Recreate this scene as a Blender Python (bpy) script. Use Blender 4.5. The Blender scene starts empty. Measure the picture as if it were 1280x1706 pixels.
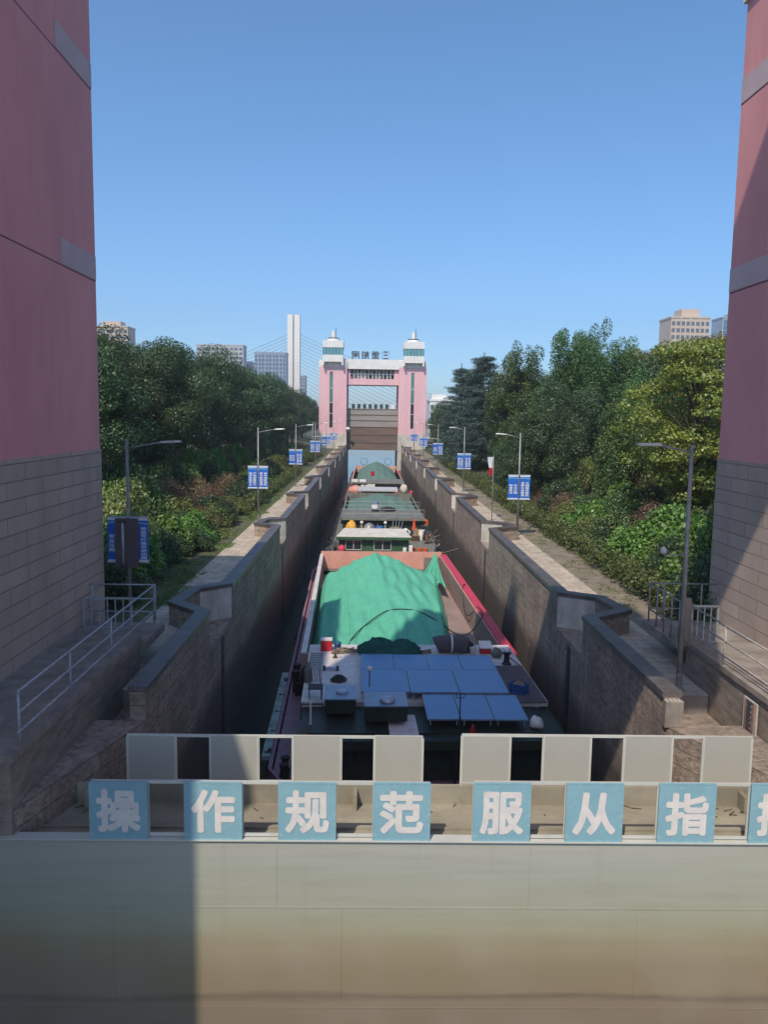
import bpy, math, random
import numpy as np
from mathutils import Vector, Matrix, Euler
random.seed(7)
R_ = math.radians
sc = bpy.context.scene
col = sc.collection

# ---------------------------------------------------------------- camera
cd = bpy.data.cameras.new("camera"); cam = bpy.data.objects.new("camera", cd); col.objects.link(cam)
FPX = 1350.0
yd = Vector((617-640, 853-694, -FPX)).normalized()
dn = Vector((455-640, 853-12300, -FPX)); dn = (dn - yd*dn.dot(yd)).normalized()
up = -dn; xd = yd.cross(up)
cam.matrix_world = Matrix((xd, yd, up)).to_4x4()
cd.sensor_fit = 'VERTICAL'; cd.sensor_height = 36.0; cd.lens = 36.0*FPX/1706.0
cd.clip_start = 0.1; cd.clip_end = 6000
sc.camera = cam

# ---------------------------------------------------------------- light
SUN = Vector((0.40, 1.0, -1.30)).normalized()          # travel direction
EL = math.asin(-SUN.z)
w = bpy.data.worlds.new("World"); sc.world = w; w.use_nodes = True
nt = w.node_tree; bgn = nt.nodes["Background"]
sky = nt.nodes.new("ShaderNodeTexSky"); sky.sky_type = 'NISHITA'; sky.sun_disc = False
sky.sun_elevation = EL; sky.sun_rotation = math.atan2(-SUN.x, -SUN.y)
sky.air_density = 0.75; sky.dust_density = 1.0; sky.ozone_density = 7.0; sky.altitude = 10
hsv = nt.nodes.new('ShaderNodeHueSaturation'); hsv.inputs['Saturation'].default_value = 1.08; hsv.inputs['Hue'].default_value = 0.492; hsv.inputs['Value'].default_value = 1.0
nt.links.new(sky.outputs[0], hsv.inputs['Color']); nt.links.new(hsv.outputs[0], bgn.inputs[0]); bgn.inputs[1].default_value = 0.15
sl = bpy.data.lights.new("sun", 'SUN'); so = bpy.data.objects.new("sun", sl); col.objects.link(so)
sl.energy = 2.9; sl.angle = R_(0.5); sl.color = (1.0, 0.90, 0.76)
so.rotation_euler = SUN.to_track_quat('-Z', 'Y').to_euler()
sc.view_settings.view_transform = 'Standard'; sc.view_settings.look = 'None'
sc.view_settings.exposure = 0.48; sc.view_settings.gamma = 1.0
sc.render.engine = 'CYCLES'
sc.cycles.max_bounces = 6; sc.cycles.transparent_max_bounces = 12
sc.cycles.diffuse_bounces = 3; sc.cycles.glossy_bounces = 3; sc.cycles.volume_bounces = 0

# ---------------------------------------------------------------- helpers
def tag(o, label=None, cat=None, group=None, kind=None):
    if label: o['label'] = label
    if cat: o['category'] = cat
    if group: o['group'] = group
    if kind: o['kind'] = kind
    return o
def empty(name, loc=(0, 0, 0), rz=0.0, label=None, cat=None, group=None):
    o = bpy.data.objects.new(name, None); col.objects.link(o)
    o.location = loc; o.rotation_euler = (0, 0, rz)
    return tag(o, label, cat, group)
def children(o): return [c for c in list(col.objects) if c.parent == o]
KIDS = {}
def link(o, parent=None):
    col.objects.link(o)
    if parent is not None:
        o.parent = parent; KIDS.setdefault(parent.name, []).append(o)
    return o
def copy_tree(o, parent=None):
    c = o.copy(); link(c, parent)
    for ch in list(KIDS.get(o.name, [])): copy_tree(ch, c)
    return c

class MB:
    def __init__(s): s.v = []; s.f = []
    def add(s, vs, fs):
        n = len(s.v); s.v += [tuple(p) for p in vs]; s.f += [tuple(i+n for i in f) for f in fs]; return s
    def box(s, x0, x1, y0, y1, z0, z1):
        return s.add([(x0,y0,z0),(x1,y0,z0),(x1,y1,z0),(x0,y1,z0),(x0,y0,z1),(x1,y0,z1),(x1,y1,z1),(x0,y1,z1)],
            [(0,3,2,1),(4,5,6,7),(0,1,5,4),(1,2,6,5),(2,3,7,6),(3,0,4,7)])
    def bar(s, a, b, wd, h=None):
        a = Vector(a); b = Vector(b); h = h or wd
        d = (b-a).normalized(); u = Vector((0,0,1)) if abs(d.z) < .9 else Vector((0,1,0))
        r = d.cross(u).normalized()*wd/2; t = r.cross(d).normalized()*h/2
        vs = [a-r-t,a+r-t,a+r+t,a-r+t,b-r-t,b+r-t,b+r+t,b-r+t]
        return s.add(vs, [(0,1,2,3),(7,6,5,4),(0,4,5,1),(1,5,6,2),(2,6,7,3),(3,7,4,0)])
    def tube(s, pts, r, n=8, r2=None):
        pts = [Vector(p) for p in pts]; rings = []
        for i, p in enumerate(pts):
            d = (pts[min(i+1,len(pts)-1)]-pts[max(i-1,0)]).normalized()
            u = Vector((0,0,1)) if abs(d.z) < .95 else Vector((0,1,0))
            a = d.cross(u).normalized(); b = a.cross(d)
            rr = r if r2 is None else r+(r2-r)*i/(len(pts)-1)
            rings.append([p+(a*math.cos(6.2832*k/n)+b*math.sin(6.2832*k/n))*rr for k in range(n)])
        vs = [q for rg in rings for q in rg]; fs = []
        for i in range(len(pts)-1):
            for k in range(n): fs.append((i*n+k, i*n+(k+1)%n, (i+1)*n+(k+1)%n, (i+1)*n+k))
        fs.append(tuple(range(n))[::-1]); fs.append(tuple(range((len(pts)-1)*n, len(pts)*n)))
        return s.add(vs, fs)
    def lathe(s, c, prof, n=16):
        c = Vector(c); vs = []; fs = []
        for (r, z) in prof:
            for k in range(n): vs.append(c+Vector((r*math.cos(6.2832*k/n), r*math.sin(6.2832*k/n), z)))
        for i in range(len(prof)-1):
            for k in range(n): fs.append((i*n+k, i*n+(k+1)%n, (i+1)*n+(k+1)%n, (i+1)*n+k))
        fs.append(tuple(range(n))[::-1]); fs.append(tuple(range((len(prof)-1)*n, len(prof)*n)))
        return s.add(vs, fs)
    def prism(s, poly, z0, z1):
        n = len(poly)
        vs = [(x,y,z0) for x,y in poly]+[(x,y,z1) for x,y in poly]
        fs = [tuple(range(n))[::-1], tuple(range(n, 2*n))]+[(i,(i+1)%n,n+(i+1)%n,n+i) for i in range(n)]
        return s.add(vs, fs)
    def grid(s, fn, nu, nv):
        vs = [fn(i/nu, j/nv) for j in range(nv+1) for i in range(nu+1)]
        return s.add(vs, [(j*(nu+1)+i, j*(nu+1)+i+1, (j+1)*(nu+1)+i+1, (j+1)*(nu+1)+i) for j in range(nv) for i in range(nu)])
    def mesh(s, name, m=None, smooth=False):
        me = bpy.data.meshes.new(name); me.from_pydata(s.v, [], s.f)
        if m: me.materials.append(m)
        if smooth: me.polygons.foreach_set('use_smooth', [True]*len(me.polygons))
        me.update(); return me
    def build(s, name, m=None, parent=None, smooth=False, bevel=0):
        o = bpy.data.objects.new(name, s.mesh(name, m, smooth)); link(o, parent)
        if bevel:
            b = o.modifiers.new('bevel', 'BEVEL'); b.width = bevel; b.segments = 2; b.limit_method = 'ANGLE'
        return o

# ---------------------------------------------------------------- materials
def newmat(name):
    m = bpy.data.materials.new(name); m.use_nodes = True
    n = m.node_tree; b = n.nodes['Principled BSDF']; return m, n, b
def N(n, t, **kw):
    x = n.nodes.new(t)
    for k, v in kw.items(): setattr(x, k, v)
    return x
def coords(n, scale=(1,1,1), kind='Object'):
    tc = N(n, 'ShaderNodeTexCoord'); mp = N(n, 'ShaderNodeMapping'); mp.inputs['Scale'].default_value = scale
    n.links.new(tc.outputs[kind], mp.inputs[0]); return mp.outputs[0]
def noise(n, vec, scale, detail=5, rough=.6):
    x = N(n, 'ShaderNodeTexNoise'); x.inputs['Scale'].default_value = scale
    x.inputs['Detail'].default_value = detail; x.inputs['Roughness'].default_value = rough
    n.links.new(vec, x.inputs['Vector']); return x.outputs['Fac']
def ramp(n, fac, stops):
    r = N(n, 'ShaderNodeValToRGB'); e = r.color_ramp.elements
    while len(e) < len(stops): e.new(0.5)
    for q, (p, c) in zip(e, stops): q.position = p; q.color = (c[0], c[1], c[2], 1) if not isinstance(c, (int, float)) else (c, c, c, 1)
    n.links.new(fac, r.inputs[0]); return r.outputs[0]
def mix(n, fac, a, b, mode='MIX'):
    x = N(n, 'ShaderNodeMix', data_type='RGBA', blend_type=mode)
    for k, v in ((0, fac), (6, a), (7, b)):
        if hasattr(v, 'is_output') or hasattr(v, 'links'): n.links.new(v, x.inputs[k])
        elif isinstance(v, (int, float)): x.inputs[k].default_value = v if k == 0 else (v, v, v, 1)
        else: x.inputs[k].default_value = (v[0], v[1], v[2], 1)
    return x.outputs[2]
def math_(n, op, a, b=None, c=None):
    x = N(n, 'ShaderNodeMath', operation=op)
    for i, v in enumerate((a, b, c)):
        if v is None: continue
        if isinstance(v, (int, float)): x.inputs[i].default_value = v
        else: n.links.new(v, x.inputs[i])
    return x.outputs[0]
def bump(n, b, h, st, dist=.02):
    x = N(n, 'ShaderNodeBump'); x.inputs['Strength'].default_value = st; x.inputs['Distance'].default_value = dist
    n.links.new(h, x.inputs['Height']); n.links.new(x.outputs[0], b.inputs['Normal'])
def M(name, c1, c2=None, scale=2.0, rough=.75, bmp=.15, metal=0.0, stretch=(1,1,1), lo=.35, hi=.65, speck=None):
    m, n, b = newmat(name); c2 = c2 or tuple(x*.75 for x in c1)
    v = coords(n, stretch); f = noise(n, v, scale, 6, .65)
    c = ramp(n, f, [(lo, c2), (hi, c1)])
    if speck:
        f2 = noise(n, v, scale*7, 4, .7); c = mix(n, ramp(n, f2, [(.55, 0), (.7, 1)]), c, speck)
    n.links.new(c, b.inputs['Base Color']); b.inputs['Roughness'].default_value = rough; b.inputs['Metallic'].default_value = metal
    if bmp: bump(n, b, noise(n, v, scale*6, 5, .7), bmp)
    return m
def sepz(n):
    tc = N(n, 'ShaderNodeTexCoord'); s = N(n, 'ShaderNodeSeparateXYZ'); n.links.new(tc.outputs['Object'], s.inputs[0]); return s.outputs
def blocks(n, w_, h_, mortar, c1, c2, cm, off=.5):
    s = sepz(n); cb = N(n, 'ShaderNodeCombineXYZ')
    n.links.new(math_(n, 'ADD', s[0], s[1]), cb.inputs[0]); n.links.new(s[2], cb.inputs[1])
    b = N(n, 'ShaderNodeTexBrick'); n.links.new(cb.outputs[0], b.inputs['Vector'])
    b.inputs['Scale'].default_value = 1; b.inputs['Brick Width'].default_value = w_; b.inputs['Row Height'].default_value = h_
    b.inputs['Mortar Size'].default_value = mortar; b.inputs['Mortar Smooth'].default_value = .3; b.offset = off
    for k, c in (('Color1', c1), ('Color2', c2), ('Mortar', cm)): b.inputs[k].default_value = (*c, 1)
    return b, s

def mat_chamber():
    m, n, b = newmat('chamber masonry')
    br, s = blocks(n, 1.7, .38, .017, (.50,.385,.30), (.40,.31,.245), (.24,.19,.15))
    v = coords(n, (1,.6,1.6)); big = noise(n, v, .8, 8, .75)
    c = mix(n, ramp(n, big, [(.44, 0), (.60, .8)]), br.outputs['Color'], (.27,.21,.165))
    f9 = noise(n, coords(n, (1,1,2)), 5, 6, .75); c = mix(n, ramp(n, f9, [(.46, 0), (.60, .75)]), c, (.17,.13,.10))
    vs = coords(n, (1,1.3,.10)); drip = noise(n, vs, 1.6, 6, .7)
    c = mix(n, ramp(n, drip, [(.5, 0), (.75, .6)]), c, (.56,.46,.37))
    # wet algae band below the high water mark: wavering upper edge
    edge = math_(n, 'ADD', s[2], math_(n, 'MULTIPLY', noise(n, coords(n, (1,.5,.2)), .7, 6, .7), 1.5))
    wet = ramp(n, math_(n, 'MULTIPLY_ADD', edge, -1.0, -8.35), [(0, 0), (.7, 1)])
    alg = mix(n, drip, (.038,.035,.03), (.15,.118,.085))
    c = mix(n, math_(n, 'MULTIPLY', wet, .85), c, alg)
    n.links.new(c, b.inputs['Base Color'])
    n.links.new(ramp(n, wet, [(0, .9), (1, .5)]), b.inputs['Roughness'])
    h = math_(n, 'ADD', math_(n, 'MULTIPLY', br.outputs['Fac'], -.6), noise(n, coords(n), 9, 6, .75))
    bump(n, b, h, 1.0, .08); return m
def mat_tower_stone():
    m, n, b = newmat('tower block facing')
    br, s = blocks(n, 2.1, .42, .016, (.54,.42,.335), (.46,.355,.285), (.22,.17,.135))
    v = coords(n, (1,1,.35)); big = noise(n, v, .9, 6, .65)
    c = mix(n, ramp(n, big, [(.35, 0), (.7, .6)]), br.outputs['Color'], (.33,.26,.21))
    n.links.new(c, b.inputs['Base Color']); b.inputs['Roughness'].default_value = .85
    h = math_(n, 'ADD', math_(n, 'MULTIPLY', br.outputs['Fac'], -1.0), math_(n, 'MULTIPLY', noise(n, coords(n), 6, 5, .7), .35))
    bump(n, b, h, .6, .03); return m
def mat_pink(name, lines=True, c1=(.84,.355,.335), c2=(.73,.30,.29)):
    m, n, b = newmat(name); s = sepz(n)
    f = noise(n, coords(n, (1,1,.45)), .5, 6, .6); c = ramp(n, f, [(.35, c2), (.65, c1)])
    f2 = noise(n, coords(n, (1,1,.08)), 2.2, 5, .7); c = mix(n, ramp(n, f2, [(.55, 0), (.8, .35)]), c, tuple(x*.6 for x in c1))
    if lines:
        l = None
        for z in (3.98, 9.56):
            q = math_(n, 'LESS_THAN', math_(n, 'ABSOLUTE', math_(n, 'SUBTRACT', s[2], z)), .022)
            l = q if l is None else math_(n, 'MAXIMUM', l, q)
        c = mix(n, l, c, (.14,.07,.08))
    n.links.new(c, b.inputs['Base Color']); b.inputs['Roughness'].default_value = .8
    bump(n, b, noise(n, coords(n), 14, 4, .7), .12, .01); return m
def mat_gate(name, z0, k=1.0):
    """painted steel skin plate: pale grey-green paint above, mud stained below its water mark"""
    m, n, b = newmat(name); s = sepz(n)
    warp = math_(n, 'MULTIPLY', math_(n, 'SUBTRACT', noise(n, coords(n, (.12,1,.9)), 1.2, 5, .7), .5), .55)
    d = math_(n, 'MULTIPLY', math_(n, 'SUBTRACT', z0, math_(n, 'ADD', s[2], warp)), .25/k)
    c = ramp(n, d, [(0,(.40,.395,.33)),(.12,(.36,.365,.30)),(.32,(.34,.34,.255)),(.42,(.325,.31,.205)),(.50,(.30,.25,.15)),(.64,(.255,.20,.12)),(.745,(.245,.19,.115)),(.775,(.16,.12,.08)),(.80,(.23,.175,.115)),(1,(.20,.15,.10))])
    f = noise(n, coords(n, (.25,1,3.5)), 1.7, 7, .7)
    c = mix(n, ramp(n, f, [(.34, .22), (.60, 0)]), c, (.23,.19,.13), 'MIX')
    f3 = noise(n, coords(n, (3,1,.12)), 1.1, 5, .7); c = mix(n, ramp(n, f3, [(.58, 0), (.85, .22)]), c, (.20,.155,.10))
    f4 = noise(n, coords(n), .7, 3, .5); c = mix(n, ramp(n, f4, [(.3, .15), (.6, 0)]), c, (.42,.39,.34))
    n.links.new(c, b.inputs['Base Color']); b.inputs['Roughness'].default_value = .6
    bump(n, b, noise(n, coords(n, (.4,1,1)), 1.3, 4, .6), .25, .03); return m
def mat_paving(name, c1, c2, cm, w_=.8, h_=.5):
    m, n, b = newmat(name)
    br = N(n, 'ShaderNodeTexBrick'); tc = N(n, 'ShaderNodeTexCoord'); n.links.new(tc.outputs['Object'], br.inputs['Vector'])
    br.inputs['Scale'].default_value = 1; br.inputs['Brick Width'].default_value = w_; br.inputs['Row Height'].default_value = h_
    br.inputs['Mortar Size'].default_value = .018
    for k, c in (('Color1', c1), ('Color2', c2), ('Mortar', cm)): br.inputs[k].default_value = (*c, 1)
    f = noise(n, coords(n, (1,.7,1)), 1.1, 7, .7); c = mix(n, ramp(n, f, [(.32, .75), (.6, 0)]), br.outputs['Color'], (.27,.23,.16))
    n.links.new(c, b.inputs['Base Color']); b.inputs['Roughness'].default_value = .9
    bump(n, b, noise(n, coords(n), 12, 5, .7), .4, .02); return m
def mat_leaf(name, c1, c2, c3, trans=.35):
    m = bpy.data.materials.new(name); m.use_nodes = True; n = m.node_tree; n.nodes.clear()
    out = N(n, 'ShaderNodeOutputMaterial'); g = N(n, 'ShaderNodeNewGeometry'); oi = N(n, 'ShaderNodeObjectInfo')
    v = coords(n); f = noise(n, v, .35, 3, .6)
    k = math_(n, 'ADD', math_(n, 'MULTIPLY', g.outputs['Random Per Island'], .45), math_(n, 'MULTIPLY', f, .55))
    c = ramp(n, k, [(.22, c1), (.48, c2), (.72, c3)])
    hs = N(n, 'ShaderNodeHueSaturation'); n.links.new(c, hs.inputs['Color'])
    n.links.new(math_(n, 'MULTIPLY_ADD', oi.outputs['Random'], .05, .475), hs.inputs['Hue'])
    n.links.new(math_(n, 'MULTIPLY_ADD', oi.outputs['Random'], .4, .8), hs.inputs['Value'])
    d = N(n, 'ShaderNodeBsdfDiffuse'); t = N(n, 'ShaderNodeBsdfTranslucent'); gl = N(n, 'ShaderNodeBsdfGlossy'); gl.inputs['Roughness'].default_value = .45
    gl.inputs['Color'].default_value = (.8,.85,.8,1)
    n.links.new(hs.outputs[0], d.inputs[0]); n.links.new(hs.outputs[0], t.inputs[0])
    a = N(n, 'ShaderNodeMixShader'); a.inputs[0].default_value = trans; n.links.new(d.outputs[0], a.inputs[1]); n.links.new(t.outputs[0], a.inputs[2])
    q = N(n, 'ShaderNodeMixShader'); q.inputs[0].default_value = .045; n.links.new(a.outputs[0], q.inputs[1]); n.links.new(gl.outputs[0], q.inputs[2])
    n.links.new(q.outputs[0], out.inputs[0]); return m
def mat_water():
    m, n, b = newmat('water'); b.inputs['Base Color'].default_value = (.022,.032,.026,1); b.inputs['Roughness'].default_value = .06
    b.inputs['IOR'].default_value = 1.33
    bump(n, b, noise(n, coords(n, (1,.5,1)), 1.6, 4, .6), .10, .05); return m
def mat_net(name, c1, c2, period=.35):
    m, n, b = newmat(name); v = coords(n)
    wv = N(n, 'ShaderNodeTexWave'); wv.wave_type = 'BANDS'; wv.bands_direction = 'X'; wv.inputs['Scale'].default_value = 4.2
    wv.inputs['Distortion'].default_value = 2.5; wv.inputs['Detail'].default_value = 3; wv.inputs['Detail Scale'].default_value = 2; n.links.new(v, wv.inputs[0])
    f = noise(n, v, 1.6, 6, .7)
    f5 = noise(n, coords(n, (9,1.2,1.2)), 3, 4, .7)
    k = math_(n, 'ADD', math_(n, 'MULTIPLY', wv.outputs['Fac'], .22), math_(n, 'ADD', math_(n, 'MULTIPLY', f, .45), math_(n, 'MULTIPLY', f5, .42)))
    n.links.new(ramp(n, k, [(.38, c2), (.62, c1)]), b.inputs['Base Color']); b.inputs['Roughness'].default_value = .8
    ck = N(n, 'ShaderNodeTexChecker'); ck.inputs['Scale'].default_value = 22; n.links.new(v, ck.inputs['Vector'])
    h = math_(n, 'ADD', math_(n, 'MULTIPLY', ck.outputs['Fac'], .15), f5); bump(n, b, h, .8, .05)
    return m
def mat_solar():
    m, n, b = newmat('solar cells'); br = N(n, 'ShaderNodeTexBrick'); tc = N(n, 'ShaderNodeTexCoord'); n.links.new(tc.outputs['Object'], br.inputs['Vector'])
    br.offset = 0; br.inputs['Scale'].default_value = 1; br.inputs['Brick Width'].default_value = .17; br.inputs['Row Height'].default_value = .17; br.inputs['Mortar Size'].default_value = .004
    for k, c in (('Color1', (.12,.27,.50)), ('Color2', (.125,.28,.51)), ('Mortar', (.15,.30,.53))): br.inputs[k].default_value = (*c, 1)
    f = noise(n, coords(n), 1.1, 4, .6)
    n.links.new(mix(n, ramp(n, f, [(.4, 0), (.7, .35)]), br.outputs['Color'], (.15,.20,.28)), b.inputs['Base Color']); b.inputs['Roughness'].default_value = .38; return m

MAT = {}
MAT['chamber'] = mat_chamber(); MAT['tstone'] = mat_tower_stone(); MAT['pink'] = mat_pink('pink wall paint'); 
MAT['pinkfar'] = mat_pink('pale pink paint', False, (.78,.47,.48), (.70,.40,.42))  # paler, less saturated pink for the far towers and hoist bridge
MAT['gate'] = mat_gate('gate skin paint', -7.7); MAT['gatefar'] = M('rusty brown gate steel', (.20,.125,.085), (.12,.085,.065), .8, .7, .2, stretch=(.2,1,2.2))
MAT['gatefartop'] = M('dusty grey gate steel', (.34,.31,.27), (.25,.22,.19), .8, .7, .2, stretch=(.2,1,2.2))
MAT['coping'] = M('slate coping', (.15,.122,.108), (.075,.062,.056), 1.2, .42, .2, speck=(.16,.15,.14))
MAT['plaster'] = M('weathered white plaster', (.62,.57,.50), (.40,.36,.31), 2.2, .9, .3, stretch=(1,1,.35))
MAT['concrete'] = M('stained concrete', (.33,.28,.235), (.18,.15,.125), 1.3, .9, .5, stretch=(1,1,.5), speck=(.30,.27,.22))
MAT['rough'] = M('rubble concrete', (.33,.265,.21), (.18,.145,.115), 2.6, .95, .9, stretch=(1,.6,2.2), speck=(.33,.28,.22))
MAT['deckgate'] = M('dusty gate deck', (.34,.31,.235), (.215,.19,.14), .9, .9, .12, stretch=(.6,1,1), speck=(.24,.215,.16))
MAT['cream'] = M('cream steel paint', (.55,.545,.48), (.47,.465,.405), 1.4, .5, .05)
MAT['panelgrey'] = M('grey beige sheet panel', (.42,.40,.34), (.35,.34,.295), .9, .55, .05, stretch=(1,1,.35), lo=.3, hi=.7)
MAT['signblue'] = M('faded pale blue sign', (.24,.42,.46), (.20,.365,.42), 1.6, .5, .03, speck=(.30,.45,.47))
MAT['signwhite'] = M('faded cream lettering', (.72,.66,.60), (.60,.56,.52), 3, .6, .03)
MAT['rail'] = M('galvanised railing paint', (.44,.46,.50), (.30,.31,.34), 5, .45, .05, .2)
MAT['railtan'] = M('weathered cream railing', (.52,.48,.42), (.36,.32,.27), 5, .5, .05)
MAT['paving'] = mat_paving('path slabs', (.62,.51,.40), (.52,.43,.335), (.26,.21,.165))
MAT['dirt'] = M('mossy dirt path', (.29,.235,.175), (.17,.14,.10), 1.6, .95, .5, speck=(.11,.13,.05))
MAT['soil'] = M('dark soil', (.10,.085,.05), (.045,.055,.025), .5, .95, .5, speck=(.05,.08,.025))
MAT['soilgreen'] = M('mossy verge soil', (.13,.125,.06), (.06,.075,.03), 1.2, .95, .5, speck=(.08,.13,.04))
MAT['pole'] = M('grey lamp pole paint', (.32,.32,.31), (.22,.21,.20), 4, .5, .05, .3)
MAT['luminaire'] = M('pale lamp housing', (.62,.63,.60), (.5,.5,.48), 4, .4, .02)
MAT['banner'] = M('royal blue banner', (.022,.15,.62), (.018,.12,.52), 1.2, .45, .03)
MAT['bannerw'] = M('white banner print', (.72,.75,.78), (.66,.69,.72), 3, .5, 0)
MAT['bannert'] = M('pale teal banner print', (.20,.48,.58), (.16,.42,.52), 3, .5, 0)
MAT['water'] = mat_water()
MAT['white'] = M('white plaster', (.78,.76,.72), (.68,.66,.62), .8, .7, .05)
MAT['whitewarm'] = M('ivory concrete', (.92,.87,.78), (.87,.81,.72), .05, .8, .05)
MAT['glassgreen'] = M('green window glass', (.10,.26,.23), (.05,.16,.15), .35, .12, 0)
MAT['glassteal'] = M('teal cab glass', (.16,.36,.38), (.10,.27,.30), .6, .15, 0, stretch=(3,3,.2))
MAT['glassdark'] = M('dark glass', (.03,.05,.055), (.015,.028,.03), .8, .1, 0)
MAT['dark'] = M('dark steel', (.05,.05,.055), (.03,.03,.033), 3, .6, .1)
MAT['black'] = M('black rubber', (.022,.022,.025), (.012,.012,.014), 3, .7, .1)
MAT['bandgrey'] = M('grey green band paint', (.64,.47,.46), (.57,.41,.41), 1, .8, .05)
# boat paints
MAT['roofwhite'] = M('dusty white deck paint', (.76,.70,.67), (.58,.52,.50), .9, .55, .1, speck=(.34,.27,.24))
MAT['roofold'] = M('chalky white roof paint', (.78,.73,.64), (.6,.54,.45), 1.4, .6, .15, speck=(.34,.24,.15))
MAT['deckpurple'] = M('worn maroon deck paint', (.33,.17,.215), (.22,.12,.16), .8, .55, .1, speck=(.10,.06,.07))
MAT['hullred'] = M('dark red hull paint', (.24,.035,.04), (.13,.03,.035), 1.2, .6, .1)
MAT['redgun'] = M('bright red gunwale paint', (.62,.05,.10), (.48,.04,.075), 2, .5, .05)
MAT['coral'] = M('coral primer', (.70,.36,.28), (.58,.28,.215), 1.1, .65, .1, speck=(.5,.2,.12))
MAT['coraldull'] = M('dusty pink hold lining', (.36,.24,.205), (.25,.185,.16), 1.0, .8, .1, stretch=(1,.5,2))  # darker, greyer coral for the hold lining
MAT['boatgreen'] = M('boat green paint', (.055,.13,.06), (.03,.075,.04), 1.3, .5, .08)
MAT['boatgreend'] = M('deep green paint', (.018,.032,.022), (.012,.02,.016), 1.5, .5, .08)
MAT['boatolive'] = M('olive grey steel paint', (.22,.22,.18), (.13,.13,.105), 1.8, .6, .1)
MAT['mint'] = M('scuffed mint paint', (.36,.48,.44), (.12,.17,.15), 3, .6, .1)
MAT['brown'] = M('brown canvas', (.125,.095,.105), (.085,.068,.075), 1.5, .85, .1)
MAT['net'] = mat_net('bright green debris net', (.15,.56,.36), (.075,.42,.27))
MAT['netteal'] = mat_net('grey green debris net', (.14,.24,.19), (.085,.165,.14))
MAT['netdark'] = mat_net('dark green debris net', (.012,.13,.10), (.006,.055,.045))
MAT['cargo'] = M('bulk sand', (.28,.22,.15), (.2,.15,.1), 3, .95, .4)
MAT['solar'] = mat_solar()
MAT['alu'] = M('aluminium frame', (.45,.50,.56), (.38,.42,.48), 5, .35, 0, .5)
MAT['sheetblue'] = M('pale blue sheet metal', (.25,.33,.43), (.18,.26,.36), 2, .35, .05, .2)
MAT['red'] = M('red paint', (.52,.02,.03), (.4,.015,.02), 3, .45, .03)
MAT['orange'] = M('orange fabric', (.78,.13,.035), (.6,.09,.03), 6, .8, .1)
MAT['yellow'] = M('yellow tarpaulin', (.80,.45,.06), (.62,.30,.03), 4, .6, .2)
MAT['blue'] = M('blue plastic', (.03,.12,.36), (.02,.09,.28), 4, .4, .03)
MAT['navy'] = M('navy cloth', (.02,.028,.055), (.012,.017,.035), 6, .9, .1)
MAT['rope'] = M('weathered rope', (.30,.24,.17), (.16,.125,.09), 20, .95, .3)
MAT['ropedark'] = M('dark hose', (.035,.045,.04), (.02,.025,.022), 9, .6, .1)
MAT['skin'] = M('skin', (.45,.25,.17), (.40,.21,.14), 8, .6, .02)
MAT['hair'] = M('black hair', (.015,.013,.012), (.01,.009,.008), 9, .6, .1)
MAT['pinkcloth'] = M('pink red cloth', (.72,.07,.13), (.55,.05,.10), 6, .85, .1)
MAT['rust'] = M('rusty steel', (.16,.075,.045), (.08,.045,.03), 5, .85, .3)
MAT['bark'] = M('tree bark', (.10,.075,.055), (.05,.04,.03), 6, .95, .6, stretch=(1,1,.3))
MAT['bldg'] = M('warm apartment wall', (.60,.48,.37), (.54,.43,.34), .05, .8, 0)
MAT['bldggrey'] = M('pale grey apartment wall', (.55,.55,.55), (.48,.48,.49), .05, .8, 0)
MAT['bldgblue'] = M('blue grey apartment wall', (.38,.44,.52), (.32,.38,.46), .05, .8, 0)
MAT['winfar'] = M('far window glass', (.13,.15,.18), (.09,.11,.14), .2, .3, 0)
MAT['winblue'] = M('blue far window glass', (.09,.17,.27), (.06,.13,.22), .2, .2, 0)
L_camphor = mat_leaf('camphor leaves', (0.033,0.060,0.027), (0.061,0.109,0.040), (0.109,0.166,0.058))
L_light = mat_leaf('ash leaves', (0.047,0.091,0.026), (0.086,0.153,0.040), (0.161,0.228,0.066))
L_cedar = mat_leaf('deodar needles', (0.029,0.055,0.042), (0.057,0.096,0.072), (0.106,0.153,0.124), .15)
L_yellow = mat_leaf('turning maple leaves', (.085,.12,.022), (.20,.235,.04), (.36,.345,.07))
L_juniper = mat_leaf('juniper sprays', (.045,.095,.028), (.085,.165,.04), (.15,.235,.06), .2)
L_vine = mat_leaf('bright vine leaves', (.07,.17,.028), (.13,.28,.045), (.22,.38,.08))
L_olive = mat_leaf('olive shrub leaves', (.085,.125,.03), (.17,.215,.05), (.28,.30,.085))
L_red = mat_leaf('reddish shrub leaves', (.11,.085,.05), (.22,.145,.085), (.34,.22,.13))
L_dark = mat_leaf('dark shrub leaves', (0.028,0.052,0.022), (0.052,0.096,0.035), (0.094,0.153,0.054))
L_hedge = mat_leaf('hedge leaves', (0.058,0.092,0.024), (0.115,0.154,0.041), (0.196,0.224,0.067))
L_grass = mat_leaf('grass blades', (0.066,0.122,0.027), (0.142,0.221,0.053), (0.255,0.322,0.099))

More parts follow.
